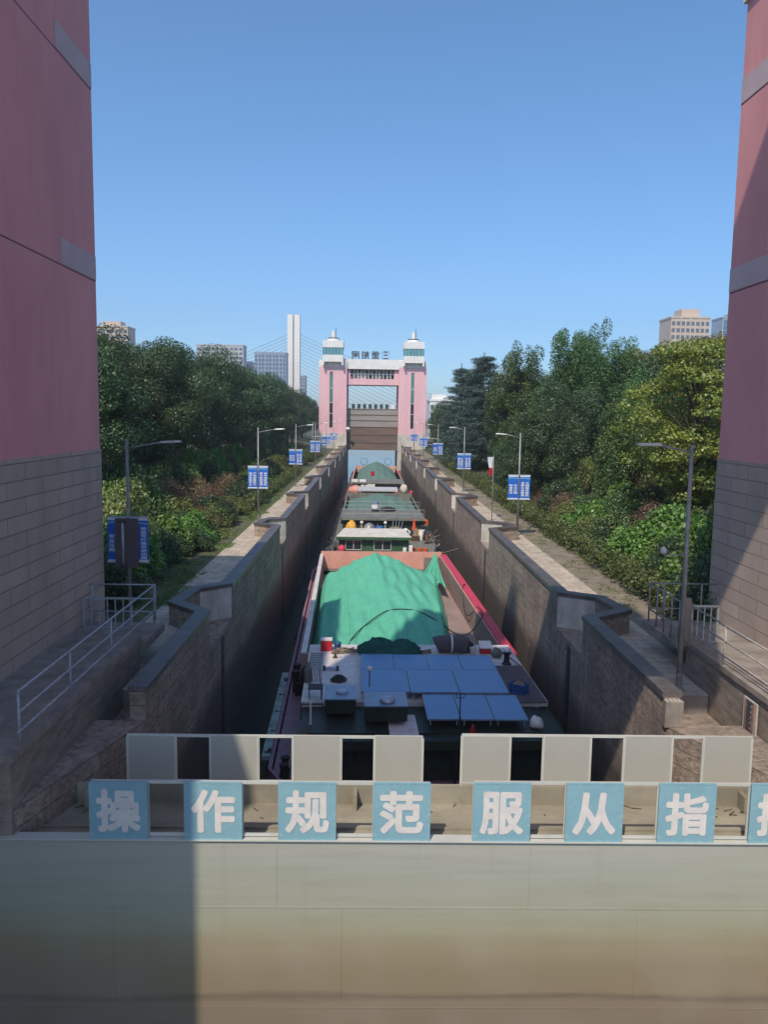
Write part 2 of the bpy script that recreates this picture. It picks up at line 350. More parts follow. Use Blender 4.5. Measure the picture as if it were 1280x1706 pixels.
# ---------------------------------------------------------------- text
_tc = {}
def text_mesh(s, m, bold=.0):
    k = (s, m.name, bold)
    if k not in _tc:
        cu = bpy.data.curves.new('lettering', 'FONT'); cu.body = s; cu.size = 1; cu.resolution_u = 3
        o = bpy.data.objects.new('lettering', cu); col.objects.link(o); bpy.context.view_layer.update()
        dg = bpy.context.evaluated_depsgraph_get(); me = bpy.data.meshes.new_from_object(o.evaluated_get(dg)); bpy.data.objects.remove(o)
        n = len(me.vertices); a = np.empty(n*3); me.vertices.foreach_get('co', a); a = a.reshape(-1, 3)
        if n:
            lo, hi = a.min(0), a.max(0); a[:, :2] -= (lo[:2]+hi[:2])/2; w_ = max(hi[0]-lo[0], 1e-6)+2*bold; h_ = max(hi[1]-lo[1], 1e-6)+2*bold
            P = [tuple(p.vertices) for p in me.polygons]; V = []; F = []; K = 12 if bold else 1
            for q in range(K):
                dx, dy = (bold*math.cos(q*6.2832/K), bold*math.sin(q*6.2832/K)) if bold else (0, 0); b0 = len(V)
                V += [((x+dx)/w_, (y+dy)/h_, .0006*q+.001) for x, y, z in a]; F += [tuple(i+b0 for i in f) for f in P]
            me = bpy.data.meshes.new('lettering'); me.from_pydata(V, [], F); me.materials.append(m); me.update()
        _tc[k] = me
    return _tc[k]
def text(s, m, parent, loc, wd, ht, bold=0., mirror=False, name='lettering'):
    o = bpy.data.objects.new(name, text_mesh(s, m, bold)); link(o, parent)
    o.location = loc; o.rotation_euler = (R_(90), 0, 0); o.scale = (-wd if mirror else wd, ht, 1); return o

# ================================================================ SETTING
ZP = -7.2; ZC = -6.4; ZW = -12.9
notchR = [(29.55, 25.92)]+[(y, y-3.3) for y in (50.35, 69.0, 87.5, 105.7, 124.0, 142.3, 160.5, 176)]
notchL = [(30.44, 26.11)]+[(y, y-3.4) for y in (50.5, 69.0, 87.6, 105.6, 124.0, 142.3, 160.5, 176)]
def wall_path(side, y0, y1):
    pts = []; nt_ = sorted((notchR if side > 0 else notchL), key=lambda t: t[1])
    X = 7.1 if side > 0 else -5.2; d = (1.2, 1.45) if side > 0 else (-1.0, -1.22)
    pts.append((X, y0))
    for far, near in nt_:
        if far > y1: break
        L = far-near
        pts += [(X, near), (X+d[1], near+L*.3), (X+d[0], far-L*.22), (X, far)]
    pts.append((X, y1)); return pts
def offset_path(pts, o):
    out = []
    for i, p in enumerate(pts):
        a = Vector(pts[max(i-1, 0)]); b = Vector(p); c = Vector(pts[min(i+1, len(pts)-1)])
        n1 = (b-a).normalized() if i > 0 else (c-b).normalized(); n2 = (c-b).normalized() if i < len(pts)-1 else n1
        m1 = Vector((n1.y, -n1.x)); m2 = Vector((n2.y, -n2.x)); mm = (m1+m2).normalized(); k = o/max(mm.dot(m1), .5)
        out.append((b.x+mm.x*k, b.y+mm.y*k))
    return out
def strip_solid(mb, A, B, z0, z1):
    n = len(A)
    for i in range(n-1):
        mb.add([(*A[i],z0),(*A[i+1],z0),(*B[i+1],z0),(*B[i],z0),(*A[i],z1),(*A[i+1],z1),(*B[i+1],z1),(*B[i],z1)],
            [(0,1,5,4),(3,7,6,2),(4,5,6,7),(0,3,2,1)]+([(0,4,7,3)] if i == 0 else [])+([(1,2,6,5)] if i == n-2 else []))
YN, YF = 18.5, 183.0
for side in (1, -1):
    P = wall_path(side, YN, YF); s = side
    nm = 'right' if side > 0 else 'left'
    X = 7.1 if side > 0 else -5.2
    mb = MB(); mb.box(min(X, X+6*s), max(X, X+6*s), YN, YF, -17, -7.72)
    strip_solid(mb, P, offset_path(P, .37*s), -7.72, -6.52)
    o = mb.build('chamber_wall', MAT['chamber'])
    tag(o, 'long %s masonry wall of the lock chamber, %s, topped by a stepped parapet' % (nm, 'its upper part in sunlight' if side > 0 else 'all in shade'), 'wall')
    c = MB(); strip_solid(c, offset_path(P, -.05*s), offset_path(P, .42*s), -6.52, -6.38)
    c.build('coping', MAT['coping'], o)
    for far, near in (notchR if side > 0 else notchL):
        q = MB(); d = 1.2 if side > 0 else -1.0; L = far-near
        a = Vector((X, far-.015)); b = Vector((X+d, far-L*.22-.015)); v = (b-a)
        q.add([(*a, -7.70), (*b, -7.70), (*b, -6.53), (*a, -6.53)], [(0,1,2,3)])
        q.add([(a.x, a.y-.05, -7.72+.01), (b.x, b.y-.05, -7.71), (b.x, b.y-.05, -7.62), (a.x, a.y-.05, -7.62), (a.x, a.y, -7.62), (b.x, b.y, -7.62)], [(0,1,2,3),(3,2,5,4)])
        q.build('recess_face', MAT['plaster'], o)
        g = MB(); g.box(X-.02 if s > 0 else X-.02, X+.02, far-2.2, far-1.75, -16, -7.9)
        g.build('mooring_slot', MAT['dark'], o)

# ground sheets
def ground_side(s):
    P = offset_path(wall_path(s, YN, YF), .2*s); xo = 9.6 if s > 0 else -7.75; xe = 11.9 if s > 0 else -8.6
    a = MB(); b = MB(); 
    for i in range(len(P)-1):
        if i == 0: P[0] = (P[0][0], 20.6)
        a.add([(*P[i], ZP), (xo, P[i][1], ZP), (xo, P[i+1][1], ZP), (*P[i+1], ZP)], [(0,1,2,3) if s > 0 else (3,2,1,0)])
    o = a.build('path', MAT['paving']); tag(o, kind='structure')
    b.box(min(xo, xe), max(xo, xe), YN, YF, ZP-.3, ZP-.004)
    o = b.build('path_verge', MAT['dirt'] if s > 0 else MAT['soilgreen']); tag(o, kind='structure')
ground_side(1); ground_side(-1)
g = MB()
def bump_fn(x0, x1, y0, y1):
    def f(u, v):
        x = x0+(x1-x0)*u; y = y0+(y1-y0)*v; k = min(1, max(0, (abs(x)-12)/8)); return (x, y, ZP-.01+k*1.6+.15*math.sin(x*1.3)*math.cos(y*.7)*k)
    return f
g.grid(bump_fn(11.9, 60, -20, 240), 24, 60); g.grid(bump_fn(-60, -8.6, -20, 240), 24, 60)
g.add([(-2500,-400,-8),(-60,-400,-8),(-60,3500,-8),(-2500,3500,-8)], [(0,1,2,3)])
g.add([(60,-400,-8),(2500,-400,-8),(2500,3500,-8),(60,3500,-8)], [(0,1,2,3)])
g.add([(-60,240,-8),(-14,240,-8),(-14,3500,-8),(-60,3500,-8)], [(0,1,2,3)])
g.add([(15,240,-8),(60,240,-8),(60,3500,-8),(15,3500,-8)], [(0,1,2,3)])
g.add([(-14,900,-8),(15,900,-8),(15,3500,-8),(-14,3500,-8)], [(0,1,2,3)])
o = g.build('ground', MAT['soil']); tag(o, kind='structure')
wt = MB(); wt.add([(-30,-60,ZW),(30,-60,ZW),(30,900,ZW),(-30,900,ZW)], [(0,1,2,3)])
o = wt.build('water', MAT['water']); tag(o, kind='structure')
for s, x in ((1, 15), (-1, -14)):
    q = MB(); q.box(min(x, x+2*s), max(x, x+2*s), 201, 900, -17, -7.6); o = q.build('canal_bank', MAT['concrete'])
    tag(o, '%s concrete canal bank beyond the far gate' % ('right' if s > 0 else 'left'), 'wall')

# ================================================================ NEAR GATE HEAD
def near_head(s):
    xi = 11.15 if s > 0 else -8.5; xo = xi+6.1*s; nm = 'right' if s > 0 else 'left'
    r = empty('gate_tower', ((xi+xo)/2, 16.2, ZP), 0, 'tall pink near tower on the %s, grey block base, %s' % (nm, 'sunlit at its foot' if s > 0 else 'wholly in shade'), 'tower')
    def part(mb, name, m, **k):
        o = mb.build(name, m, r, **k); o.matrix_parent_inverse = Matrix.Translation(-Vector(r.location)); return o
    X0, X1 = min(xi, xo), max(xi, xo)
    part(MB().box(X0, X1, (.4 if s < 0 else 6.7), 25.7, -1.15, 12.5), 'wall', MAT['pink'])
    part(MB().box(X0-.03, X1+.03, (.37 if s < 0 else 6.67), 25.73, -13, -1.15), 'stone_base', MAT['tstone'])
    part(MB().box(X0-.012, X1+.012, 22.9, 25.712, 4.02, 4.72), 'painted_band', MAT['bandgrey'])
    y0 = 22.9 if s < 0 else 15.0
    part(MB().box(X0-.012, X1+.012, y0, 25.712, 9.6, 10.3), 'painted_band', MAT['bandgrey'])
    part(MB().box(X0-.1, X1+.1, 6.4, 25.8, 12.5, 12.7), 'roof', MAT['white'])
    # pier with walkway
    px_ = 9.1 if s > 0 else -6.4
    pr = empty('gate_pier', (px_, 15, -6.3), 0, '%s concrete gate pier with a ledge below the %s tower' % (('sunlit', 'right') if s > 0 else ('shaded', 'left')), 'pier')
    a, b = min(px_, xo), max(px_, xo)
    o = MB().box(a, b, 14.06, 22.3, -17, -6.3).build('pier_body', MAT['rough'], pr); o.matrix_parent_inverse = Matrix.Translation(-Vector(pr.location))
    o = MB().box(min(px_-.06*s, px_+.55*s), max(px_-.06*s, px_+.55*s), 14.04, 22.33, -6.3, -6.16).build('ledge', MAT['concrete'], pr); o.matrix_parent_inverse = Matrix.Translation(-Vector(pr.location))
    o = MB().box(min(px_+.55*s, xi), max(px_+.55*s, xi), 14.05, 22.31, -6.3, -6.22).build('walkway', MAT['concrete'], pr); o.matrix_parent_inverse = Matrix.Translation(-Vector(pr.location))
    return r
tL = near_head(-1); tR = near_head(1)
o = MB().prism([(7.1,18.49),(9.09,14.1),(9.09,18.49)], -17, -7.2).build('pier_return', MAT['chamber']); tag(o, 'short return wall joining the right chamber wall to the right gate pier', 'wall')
o = MB().prism([(-5.2,18.49),(-6.39,18.49),(-6.39,14.1)], -17, -7.2).build('pier_return', MAT['chamber']); tag(o, 'short return wall joining the left chamber wall to the left gate pier', 'wall')
o = MB().box(7.06, 7.5, 18.3, 18.48, -7.2, -6.55).build('end_block', MAT['concrete'], bevel=.02); tag(o, 'pale striped end block closing the near end of the right parapet', 'block')
for i in range(4): MB().box(7.08+i*.1, 7.13+i*.1, 18.31, 18.46, -6.55, -6.54).build('stripe', MAT['cream'], o)
for x0, x1, l in ((7.48, 9.08, 'short cross wall closing the near end of the right path'), (-6.38, -5.58, 'short cross wall closing the near end of the left path')): tag(MB().box(x0, x1, 20.62, 21.4, -7.73, -7.205).build('cross_wall', MAT['concrete']), l, 'wall')
# unseen casters: hoist lintel stepped to fit shadows, plus a block added for shade
o = MB().box(-8.48, 1.0, 6, 8, 11.3, 23.0).box(-8.47, -5.5, 6.1, 7.9, 23.0, 33).box(1.0, 3.5, 6.02, 7.98, 11.32, 20.0).box(3.5, 11.13, 6, 8, 18.8, 29.0).build('hoist_shade_house', MAT['pink']); tag(o, 'unseen pink hoist house between the near towers, stepped to cast shade', 'building')
o = MB().box(-10.3, -8.52, 6.1, 7.9, 12.75, 33).build('shade_block', MAT['pink']); tag(o, 'unseen pink block added on the left near tower to cast shade', 'building')

# ---- slab platforms, railings
def railing(name, label, posts, rails, m, r=.024, pr=.028, extra=None, cat='railing', group=None):
    root = empty(name, posts[0][0], 0, label, cat, group); inv = Matrix.Translation(-Vector(posts[0][0]))
    for a, b in posts:
        q = MB().tube([a, b], pr, 8).build('post', m, root, True); q.matrix_parent_inverse = inv
    for a, b in rails:
        q = MB().tube([a, b], r, 8).build('rail', m, root, True); q.matrix_parent_inverse = inv
    return root
def plate(name, label, cat, bx, m):
    o = MB().box(*bx).build(name, m); return tag(o, label, cat)
plate('landing_slab', 'left concrete landing slab at the far foot of the shaded tower', 'slab', (-8.46, -6.2, 22.35, 24.3, -6.6, -6.35), MAT['concrete'])
Z1, Z2, Z3 = -5.15, -5.55, -5.92
railing('walkway_railing', 'grey tubular railing with three rails along the left shaded ledge', [((-6.45, y, -6.25), (-6.45, y, Z1)) for y in (14.6, 17.2, 20.0, 24.2)],
    [((-6.45, 14.55, z), (-6.45, 24.2, z)) for z in (Z1, Z2, Z3)], MAT['rail'])
railing('landing_railing', 'short grey railing across the far end of the left landing', [((-6.5, 24.25, -6.4), (-6.5, 24.25, -5.17)), ((-8.35, 24.25, -6.4), (-8.35, 24.25, -5.17))],
    [((-8.45, 24.25, z), (-6.5, 24.25, z)) for z in (-5.17, -5.6, -6.0)], MAT['rail'])
def grid_gate(name, label, x0, x1, y, z0, z1, m, n=6):
    root = empty(name, (x0, y, z0), 0, label, 'gate'); inv = Matrix.Translation(-Vector(root.location))
    f = MB()
    for a, b in (((x0,y,z0),(x1,y,z0)), ((x0,y,z1),(x1,y,z1)), ((x0,y,z0),(x0,y,z1)), ((x1,y,z0),(x1,y,z1))): f.bar(a, b, .055)
    q = f.build('frame', m, root); q.matrix_parent_inverse = inv
    for i in range(1, n):
        x = x0+(x1-x0)*i/n; q = MB().bar((x,y,z0+.02), (x,y,z1-.02), .03).build('upright', m, root); q.matrix_parent_inverse = inv
    return root
grid_gate('barred_gate', 'small grey barred gate leaf on the left landing by the shaded tower', -8.4, -7.0, 23.6, -6.35, -5.45, MAT['rail'], 6)
railing('walkway_railing', 'cream tubular railing with rails along the right sunlit ledge', [((9.15, y, -6.25), (9.15, y, Z1)) for y in (14.3, 17.1, 20.0, 22.15)],
    [((9.15, 14.2, z), (9.15, 22.15, z)) for z in (Z1, Z2, Z3)], MAT['railtan'])
grid_gate('barred_gate', 'white barred gate leaf at the far end of the right ledge', 9.22, 9.98, 22.4, -6.25, -5.2, MAT['cream'], 4)
plate('landing_slab', 'right concrete landing slab behind the white barred gate', 'slab', (8.85, 11.1, 22.35, 25.2, -6.45, -6.32), MAT['concrete'])
railing('landing_railing', 'dark railing round the right landing behind the white gate', [((8.93, y, -6.3), (8.93, y, -5.1)) for y in (22.5, 23.1, 23.7, 24.3, 25.0)]+[((x, 25.05, -6.3), (x, 25.05, -5.1)) for x in (9.4, 10.0, 10.6)],
    [((8.93, 22.4, z), (8.93, 25.05, z)) for z in (-5.1, -5.9)]+[((8.93, 25.05, z), (11.1, 25.05, z)) for z in (-5.1, -5.9)], MAT['pole'])
o = MB().box(8.98, 9.14, 22.2, 22.36, -6.3, -4.95).build('gate_post', MAT['concrete'], bevel=.01); tag(o, 'squat concrete post hinging the white barred gate', 'post')
# drain pipes with a water gauge on the sunlit pier face
pg = empty('drain_pipe', (9.05, 18.1, -12), 0, 'pair of rusty vertical pipes on the sunlit right pier face', 'pipe')
for yy in (18.0, 18.35):
    q = MB().tube([(9.02, yy, -15), (9.02, yy, -6.5)], .055, 8).build('pipe', MAT['rust'], pg, True); q.matrix_parent_inverse = Matrix.Translation(-Vector(pg.location))
o = MB(); o.box(9.0, 9.04, 17.85, 18.5, -7.4, -6.45); o = o.build('depth_gauge', MAT['plaster']); tag(o, 'worn white painted depth gauge above the rusty pipes', 'gauge')
for i in range(14): MB().box(8.985, 9.0, 18.0+(.0 if i % 2 else .12), 18.35, -7.36+i*.065, -7.33+i*.065).build('mark', MAT['dark'], o)

# ================================================================ NEAR LIFT GATE
gd = empty('lift_gate', (1.3, 15, -7.7), 0, 'huge mud stained steel lift gate filling the foreground', 'gate'); inv = Matrix.Translation(-Vector(gd.location))
def gp(mb, name, m, **k):
    q = mb.build(name, m, gd, **k); q.matrix_parent_inverse = inv; return q
gp(MB().box(-9.5, 11.5, 14.0, 14.05, -17, -7.70), 'skin_plate', MAT['gate'])
gp(MB().box(-9.5, 11.5, 13.95, 14.2, -7.70, -7.675), 'top_flange', MAT['cream'])
gp(MB().box(-6.9, 9.3, 14.05, 16.2, -17, -7.95), 'gate_body', MAT['deckgate'])
gp(MB().box(-6.9, 9.3, 15.92, 16.0, -7.95, -7.54), 'rear_web', MAT['deckgate'])
gp(MB().box(-6.9, 9.3, 14.85, 14.93, -7.96, -7.90), 'deck_seam', MAT['deckgate'])
for z, h in ((-9.0, .018), (-11.0, .012), (-12.6, .02)):
    gp(MB().box(-9.5, 11.5, 13.992, 14.0, z-h*.5, z+h*.5), 'weld_seam', MAT['gate'])
for x, z0, z1 in ((-1.6, -9.0, -7.72), (2.35, -8.3, -7.72), (3.05, -9.0, -7.72), (5.1, -10.9, -9.0), (-.4, -10.9, -9.0), (7.6, -9, -7.72), (-4.6,-10.9,-9.0)):
    gp(MB().box(x-.005, x+.005, 13.992, 14.0, z0, z1), 'weld_seam', MAT['gate'])
for i, x in enumerate((-5.6, -2.9, -.2, 2.5, 5.2, 7.8)):
    gp(MB().box(x-.04, x+.04, 15.6, 15.92, -7.95, -7.6), 'stiffener', MAT['deckgate'])
rg = random.Random(4)
deb = MB()
for i in range(45):
    x = rg.uniform(-6.5, 9); y = 15.85-abs(rg.gauss(0, .25)); 
    if y < 14.4: continue
    a = rg.uniform(0, 6.28); l = rg.uniform(.05, .22); deb.bar((x, y, -7.94), (x+math.cos(a)*l, y+math.sin(a)*l*.6, -7.93+rg.uniform(0, .05)), .012)
o = deb.build('twig_litter', MAT['bark']); tag(o, kind='stuff')

# railings on the gate
def gate_rail(name, label, x0, x1, y, zt, zb, m, panels, pm, panel_label, front=False):
    root = empty(name, (x0, y, zb), 0, label, 'railing'); inv = Matrix.Translation(-Vector(root.location))
    def q(mb, nm, mm): 
        o = mb.build(nm, mm, root); o.matrix_parent_inverse = inv; return o
    q(MB().bar((x0, y, zt), (x1, y, zt), .05), 'rail', m); q(MB().bar((x0, y, zb+.03), (x1, y, zb+.03), .045), 'rail', m)
    for a, b in panels:
        q(MB().bar((a, y, zb), (a, y, zt-.02), .04), 'post', m); q(MB().bar((b, y, zb), (b, y, zt-.02), .04), 'post', m)
    return root
SX = [(-4.96,-3.94),(-3.26,-2.23),(-1.55,-.54),(.16,1.18),(1.99,3.01),(3.68,4.71),(5.38,6.41),(7.07,8.10)]
BX = [(-4.88,-3.89),(-3.19,-2.2),(-1.5,-.5),(.18,1.18),(1.98,2.99),(3.67,4.66),(5.35,6.36),(7.0,8.02)]
gate_rail('sign_railing', 'cream railing along the gate edge carrying the four left sign panels', -4.96, 1.18, 14.08, -6.63, -7.66, MAT['cream'], SX[:4], None, None)
gate_rail('sign_railing', 'cream railing along the gate edge carrying the four right sign panels', 1.99, 8.10, 14.08, -6.6, -7.66, MAT['cream'], SX[4:], None, None)
gate_rail('panel_railing', 'cream framed railing on the rear of the gate, left half', -4.88, 1.18, 16.0, -6.54, -7.54, MAT['cream'], BX[:4], None, None)
gate_rail('panel_railing', 'cream framed railing on the rear of the gate, right half', 1.98, 8.02, 16.0, -6.48, -7.54, MAT['cream'], BX[4:], None, None)
for i, ((a, b), ch) in enumerate(zip(SX, '操作规范服从指挥')):
    zt = -6.60+.009*i; cx = (a+b)/2
    r = empty('character_sign', (cx, 14.0, -7.68), 0, 'pale blue square sign with the character %s on the gate railing' % ch, 'sign', 'character signs along the gate railing')
    MB().box(-.51, .51, -.03, .0, 0, zt+7.68).build('board', MAT['signblue'], r, bevel=.006)
    f = MB()
    for bx in ((-.52,.52,-.035,.005,-.0,.022), (-.52,.52,-.035,.005,zt+7.66,zt+7.685), (-.525,-.5,-.035,.005,.022,zt+7.66), (.5,.525,-.035,.005,.022,zt+7.66)): f.box(*bx)
    f.build('frame', MAT['signblue'], r)
    text(ch, MAT['signwhite'], r, (0, -.033, .55), .80, .82, .036)
ordn = ['first', 'second', 'third', 'fourth', 'fifth', 'sixth', 'seventh', 'eighth']
for i, (a, b) in enumerate(BX):
    r = empty('railing_sheet', ((a+b)/2, 16.0, -7.5), 0, 'plain grey beige sheet panel, %s from the left on the rear gate railing' % ordn[i], 'panel', 'plain panels of the rear gate railing')
    wd = (b-a)/2-.03
    MB().box(-wd, wd, -.028, -.012, .02, .95+.012*i).build('sheet', MAT['panelgrey'], r)
    f = MB(); h = .97+.012*i
    for bx in ((-wd-.02,-wd,-.032,-.008,.0,h), (wd,wd+.02,-.032,-.008,0,h), (-wd,wd,-.032,-.008,.0,.02), (-wd,wd,-.032,-.008,h-.02,h)): f.box(*bx)
    f.build('frame', MAT['cream'], r)
# ---- END PART 1
# ================================================================ FAR GATE HEAD
for s in (-1, 1):
    x0, x1 = (-11.5, -5.35) if s < 0 else (6.3, 12.5); nm = 'left' if s < 0 else 'right'; cx = (x0+x1)/2
    r = empty('gate_tower', (cx, 190, ZP), 0, 'distant sunlit pink tower with white cab on the %s of the far gate' % nm, 'tower'); inv = Matrix.Translation(-Vector(r.location))
    def fp(mb, name, m, par=None, **k):
        q = mb.build(name, m, par or r, **k); q.matrix_parent_inverse = inv if par is None else Matrix(); return q
    a, b = (cx-.72, cx-.0) if s < 0 else (cx-.35, cx+.35)
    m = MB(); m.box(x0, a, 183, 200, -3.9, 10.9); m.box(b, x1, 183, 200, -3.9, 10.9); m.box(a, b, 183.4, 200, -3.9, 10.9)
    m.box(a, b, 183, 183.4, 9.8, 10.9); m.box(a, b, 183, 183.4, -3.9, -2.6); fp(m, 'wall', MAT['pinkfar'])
    fp(MB().box(x0-.05, x1+.05, 182.95, 200.05, -17, -3.9), 'stone_base', MAT['plaster'])
    fp(MB().box(x0-.02, x1+.02, 182.98, 200, 10.9, 12.4), 'parapet', MAT['white'])
    w_ = fp(MB().box(a, b, 183.2, 183.3, 3.0, 9.8), 'window', MAT['glassgreen']); w_ = fp(MB().box(a, b, 183.2, 183.3, -2.6, 3.0), 'window', MAT['glassdark'])
    for z in (3.0, 0.6, 6.2): fp(MB().box(a, b, 183.12, 183.2, z-.05, z+.05), 'mullion', MAT['white'])
    c0, c1 = (-10.7, -6.15) if s < 0 else (7.2, 11.8)
    cb = MB(); cb.box(c0, c1, 181.6, 187.5, 11.9, 13.4); cb.box(c0, c1, 181.6, 187.5, 15.0, 16.5); cb.box(c0, c0+.35, 181.6, 187.5, 11.2, 11.9); cb.box(c1-.35, c1, 181.6, 187.5, 11.2, 11.9)
    cab = fp(cb, 'cab', MAT['white']); 
    g_ = MB().box(c0+.1, c1-.1, 181.7, 187.4, 13.4, 15.0).build('window', MAT['glassteal'], cab)
    for i in range(7): MB().box(c0+.1+i*(c1-c0-.2)/6-.05, c0+.1+i*(c1-c0-.2)/6+.05, 181.64, 181.7, 13.4, 15.0).build('mullion', MAT['glassdark'], cab)
    cc = (c0+c1)/2
    fp(MB().lathe((cc, 184.5, 16.5), [(1.55,0),(1.45,.55),(.3,.7)], 16), 'dome', MAT['white']); fp(MB().lathe((cc, 184.5, 17.15), [(1.25,0),(1.25,.15)], 16), 'dish_ring', MAT['dark'])
    fp(MB().lathe((cc, 184.5, 17.3), [(.5,0),(.45,1.5)], 12), 'chimney', MAT['white']); fp(MB().tube([(cc+.5, 184.5, 17.3), (cc+.5, 184.5, 19.6)], .05, 6), 'antenna', MAT['dark'])
r = empty('gate_lintel', (.5, 185, 9), 0, 'pink and white hoist bridge spanning between the two distant towers', 'bridge'); inv = Matrix.Translation(-Vector(r.location))
def lp(mb, name, m, par=None): q = mb.build(name, m, par or r); q.matrix_parent_inverse = inv if par is None else Matrix(); return q
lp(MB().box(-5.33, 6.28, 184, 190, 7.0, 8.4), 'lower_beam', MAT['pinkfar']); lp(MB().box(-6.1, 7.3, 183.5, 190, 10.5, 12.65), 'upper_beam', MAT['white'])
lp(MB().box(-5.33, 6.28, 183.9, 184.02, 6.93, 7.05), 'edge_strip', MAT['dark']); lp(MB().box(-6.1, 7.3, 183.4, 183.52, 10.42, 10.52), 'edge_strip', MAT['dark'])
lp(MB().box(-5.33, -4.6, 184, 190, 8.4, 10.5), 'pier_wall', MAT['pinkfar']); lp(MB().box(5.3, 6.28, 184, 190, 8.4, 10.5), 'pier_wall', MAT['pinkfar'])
lp(MB().box(-4.6, 5.3, 187.5, 187.6, 8.4, 10.5), 'rear_glazing', MAT['glassdark'])
tr = MB(); 
for i in range(13):
    x = -4.6+i*9.9/12; tr.box(x-.07, x+.07, 184.3, 184.45, 8.4, 10.5)
tr.box(-4.6, 5.3, 184.28, 184.3, 9.35, 9.55)
for i in range(0, 12, 2): tr.bar((-4.6+i*.825, 184.6, 8.45), (-4.6+(i+1)*.825, 184.6, 9.4), .09); tr.bar((-4.6+(i+1)*.825, 184.6, 10.4), (-4.6+(i+2)*.825, 184.6, 9.5), .09)
lp(tr, 'window_frame', MAT['white']); 
for x, wd, h in ((-1.9, 2.2, 1.5), (1.6, 1.5, .9), (-3.6, 1.0, 1.0)): lp(MB().lathe((x, 185.8, 8.42), [(wd/2, 0), (wd/2, h*.6), (wd/3, h)], 12), 'hoist_machine', MAT['cream'])
# mirrored rooftop letters, seen from behind
for ch, x, lab in (('闸', -3.5, 'leftmost'), ('船', -1.3, 'second from left'), ('堡', 1.0, 'third from left'), ('三', 3.3, 'rightmost')):
    r2 = empty('rooftop_letter', (x, 186, 12.65), 0, 'dark rooftop character %s seen in reverse on the hoist bridge, %s' % (ch, lab), 'sign', 'characters on the hoist bridge roof')
    text(ch, MAT['dark'], r2, (0, 0, 1.15), 1.7 if ch != '三' else 1.2, 1.75, .03, True)
    f = MB(); f.bar((-.8,.08,0), (-.8,.08,2.0), .05); f.bar((.8,.08,0), (.8,.08,2.0), .05); f.bar((-1.1,.08,1.6), (1.1,.08,1.6), .05); f.bar((-.8,.08,0), (-.8,.7,0), .05); f.bar((-.8,.7,0), (-.8,.08,1.4), .05)
    f.build('support_frame', MAT['dark'], r2)
# raised far gate leaf
r = empty('lift_gate', (.5, 187, 1.8), 0, 'distant raised brown steel lift gate hanging between the pink towers', 'gate'); inv = Matrix.Translation(-Vector(r.location))
lp_ = lambda mb, n, m: setattr(mb.build(n, m, r), 'matrix_parent_inverse', inv)
lp_(MB().box(-5.33, 6.28, 185.2, 187.6, -7.6, -2.3), 'skin_plate', MAT['gatefar']); lp_(MB().box(-5.33, 6.28, 185.2, 187.6, -2.3, 1.75), 'upper_plate', MAT['gatefartop'])
for z in (-5.9, -4.1, -2.35, -.9, .4, 1.65): lp_(MB().box(-5.33, 6.28, 185.1, 185.2, z-.07, z+.07), 'girder', MAT['gatefar'])
f = MB()
f.box(-5.3, 6.25, 185.3, 185.35, 2.75, 2.82); f.box(-5.3, 6.25, 185.3, 185.35, 1.75, 1.82)
for i in range(8): lp_(MB().box(-4.2+i*1.27, -3.5+i*1.27, 185.27, 185.33, 1.8, 2.8), 'railing_panel', MAT['glassdark'] if i < 7 else MAT['white'])
lp_(f, 'railing', MAT['cream'])
o = MB().lathe((-4.95, 182.6, -3.3), [(.03,0),(.55,.45),(.55,.5),(.03,1.0)], 4).build('navigation_mark', MAT['white']); tag(o, 'small white diamond navigation mark at the foot of the far left tower', 'sign')
MB().box(-5.5, -4.95, 182.6, 182.98, -2.85, -2.75).build('bracket', MAT['dark'], o)
# ================================================================ CABLE STAYED BRIDGE
r = empty('cable_stayed_bridge', (-65.5, 700, -8), 0, 'tall ivory pylon and stay cables of a cable stayed bridge far behind', 'bridge'); inv = Matrix.Translation(-Vector(r.location))
lp_(MB().box(-70.7, -66.3, 696, 704, -8, 84.2), 'pylon_leg', MAT['whitewarm']); lp_(MB().box(-64.8, -60.3, 696, 704, -8, 84.0), 'pylon_leg', MAT['whitewarm'])
lp_(MB().box(-66.3, -64.8, 698, 703, -8, 83.6), 'pylon_web', MAT['bldggrey'])
lp_(MB().box(-420, 330, 694, 706, 4.6, 6.6), 'bridge_deck', MAT['bldggrey'])
for i in range(16):
    z = 68-i*2.9; lp_(MB().bar((-60.5, 700, z), (82-i*7.6, 700, 6.5), .34), 'stay_cable', MAT['pole'])
    if i < 13: lp_(MB().bar((-70.5, 700, z), (-208+i*7.6, 700, 6.5), .34), 'stay_cable', MAT['pole'])
# ================================================================ DISTANT BUILDINGS
def building(label, x0, x1, y, zt, m, wm, nx, nz, fh=3.2, d=16, roof=(), dz=0.55):
    r = empty('apartment_building', ((x0+x1)/2, y+d/2, -8), 0, label, 'building'); inv = Matrix.Translation(-Vector(r.location))
    def bp(mb, n, mm): q = mb.build(n, mm, r); q.matrix_parent_inverse = inv; return q
    bp(MB().box(x0, x1, y, y+d, -8, zt), 'wall', m); bp(MB().box(x0-.3, x1+.3, y-.3, y+d+.3, zt, zt+.8), 'roof', m)
    for (a, b, h) in roof: bp(MB().box(a, b, y+3, y+d-3, zt+.8, zt+.8+h), 'roof_house', m)
    cw = (x1-x0)/nx; me = MB().box(-cw*.33, cw*.33, -.12, .0, -fh*dz/2, fh*dz/2).mesh('window', wm)
    for j in range(nz):
        for i in range(nx):
            o = bpy.data.objects.new('window', me); link(o, r); o.matrix_parent_inverse = inv; o.location = (x0+(i+.5)*cw, y-.02, zt-fh*(j+.75))
    for i in range(1, nx):
        if i % 2 == 0: bp(MB().box(x0+i*cw-.25, x0+i*cw+.25, y-.5, y, -8, zt), 'fin', m)
    # side windows on the face turned to the canal
    return r
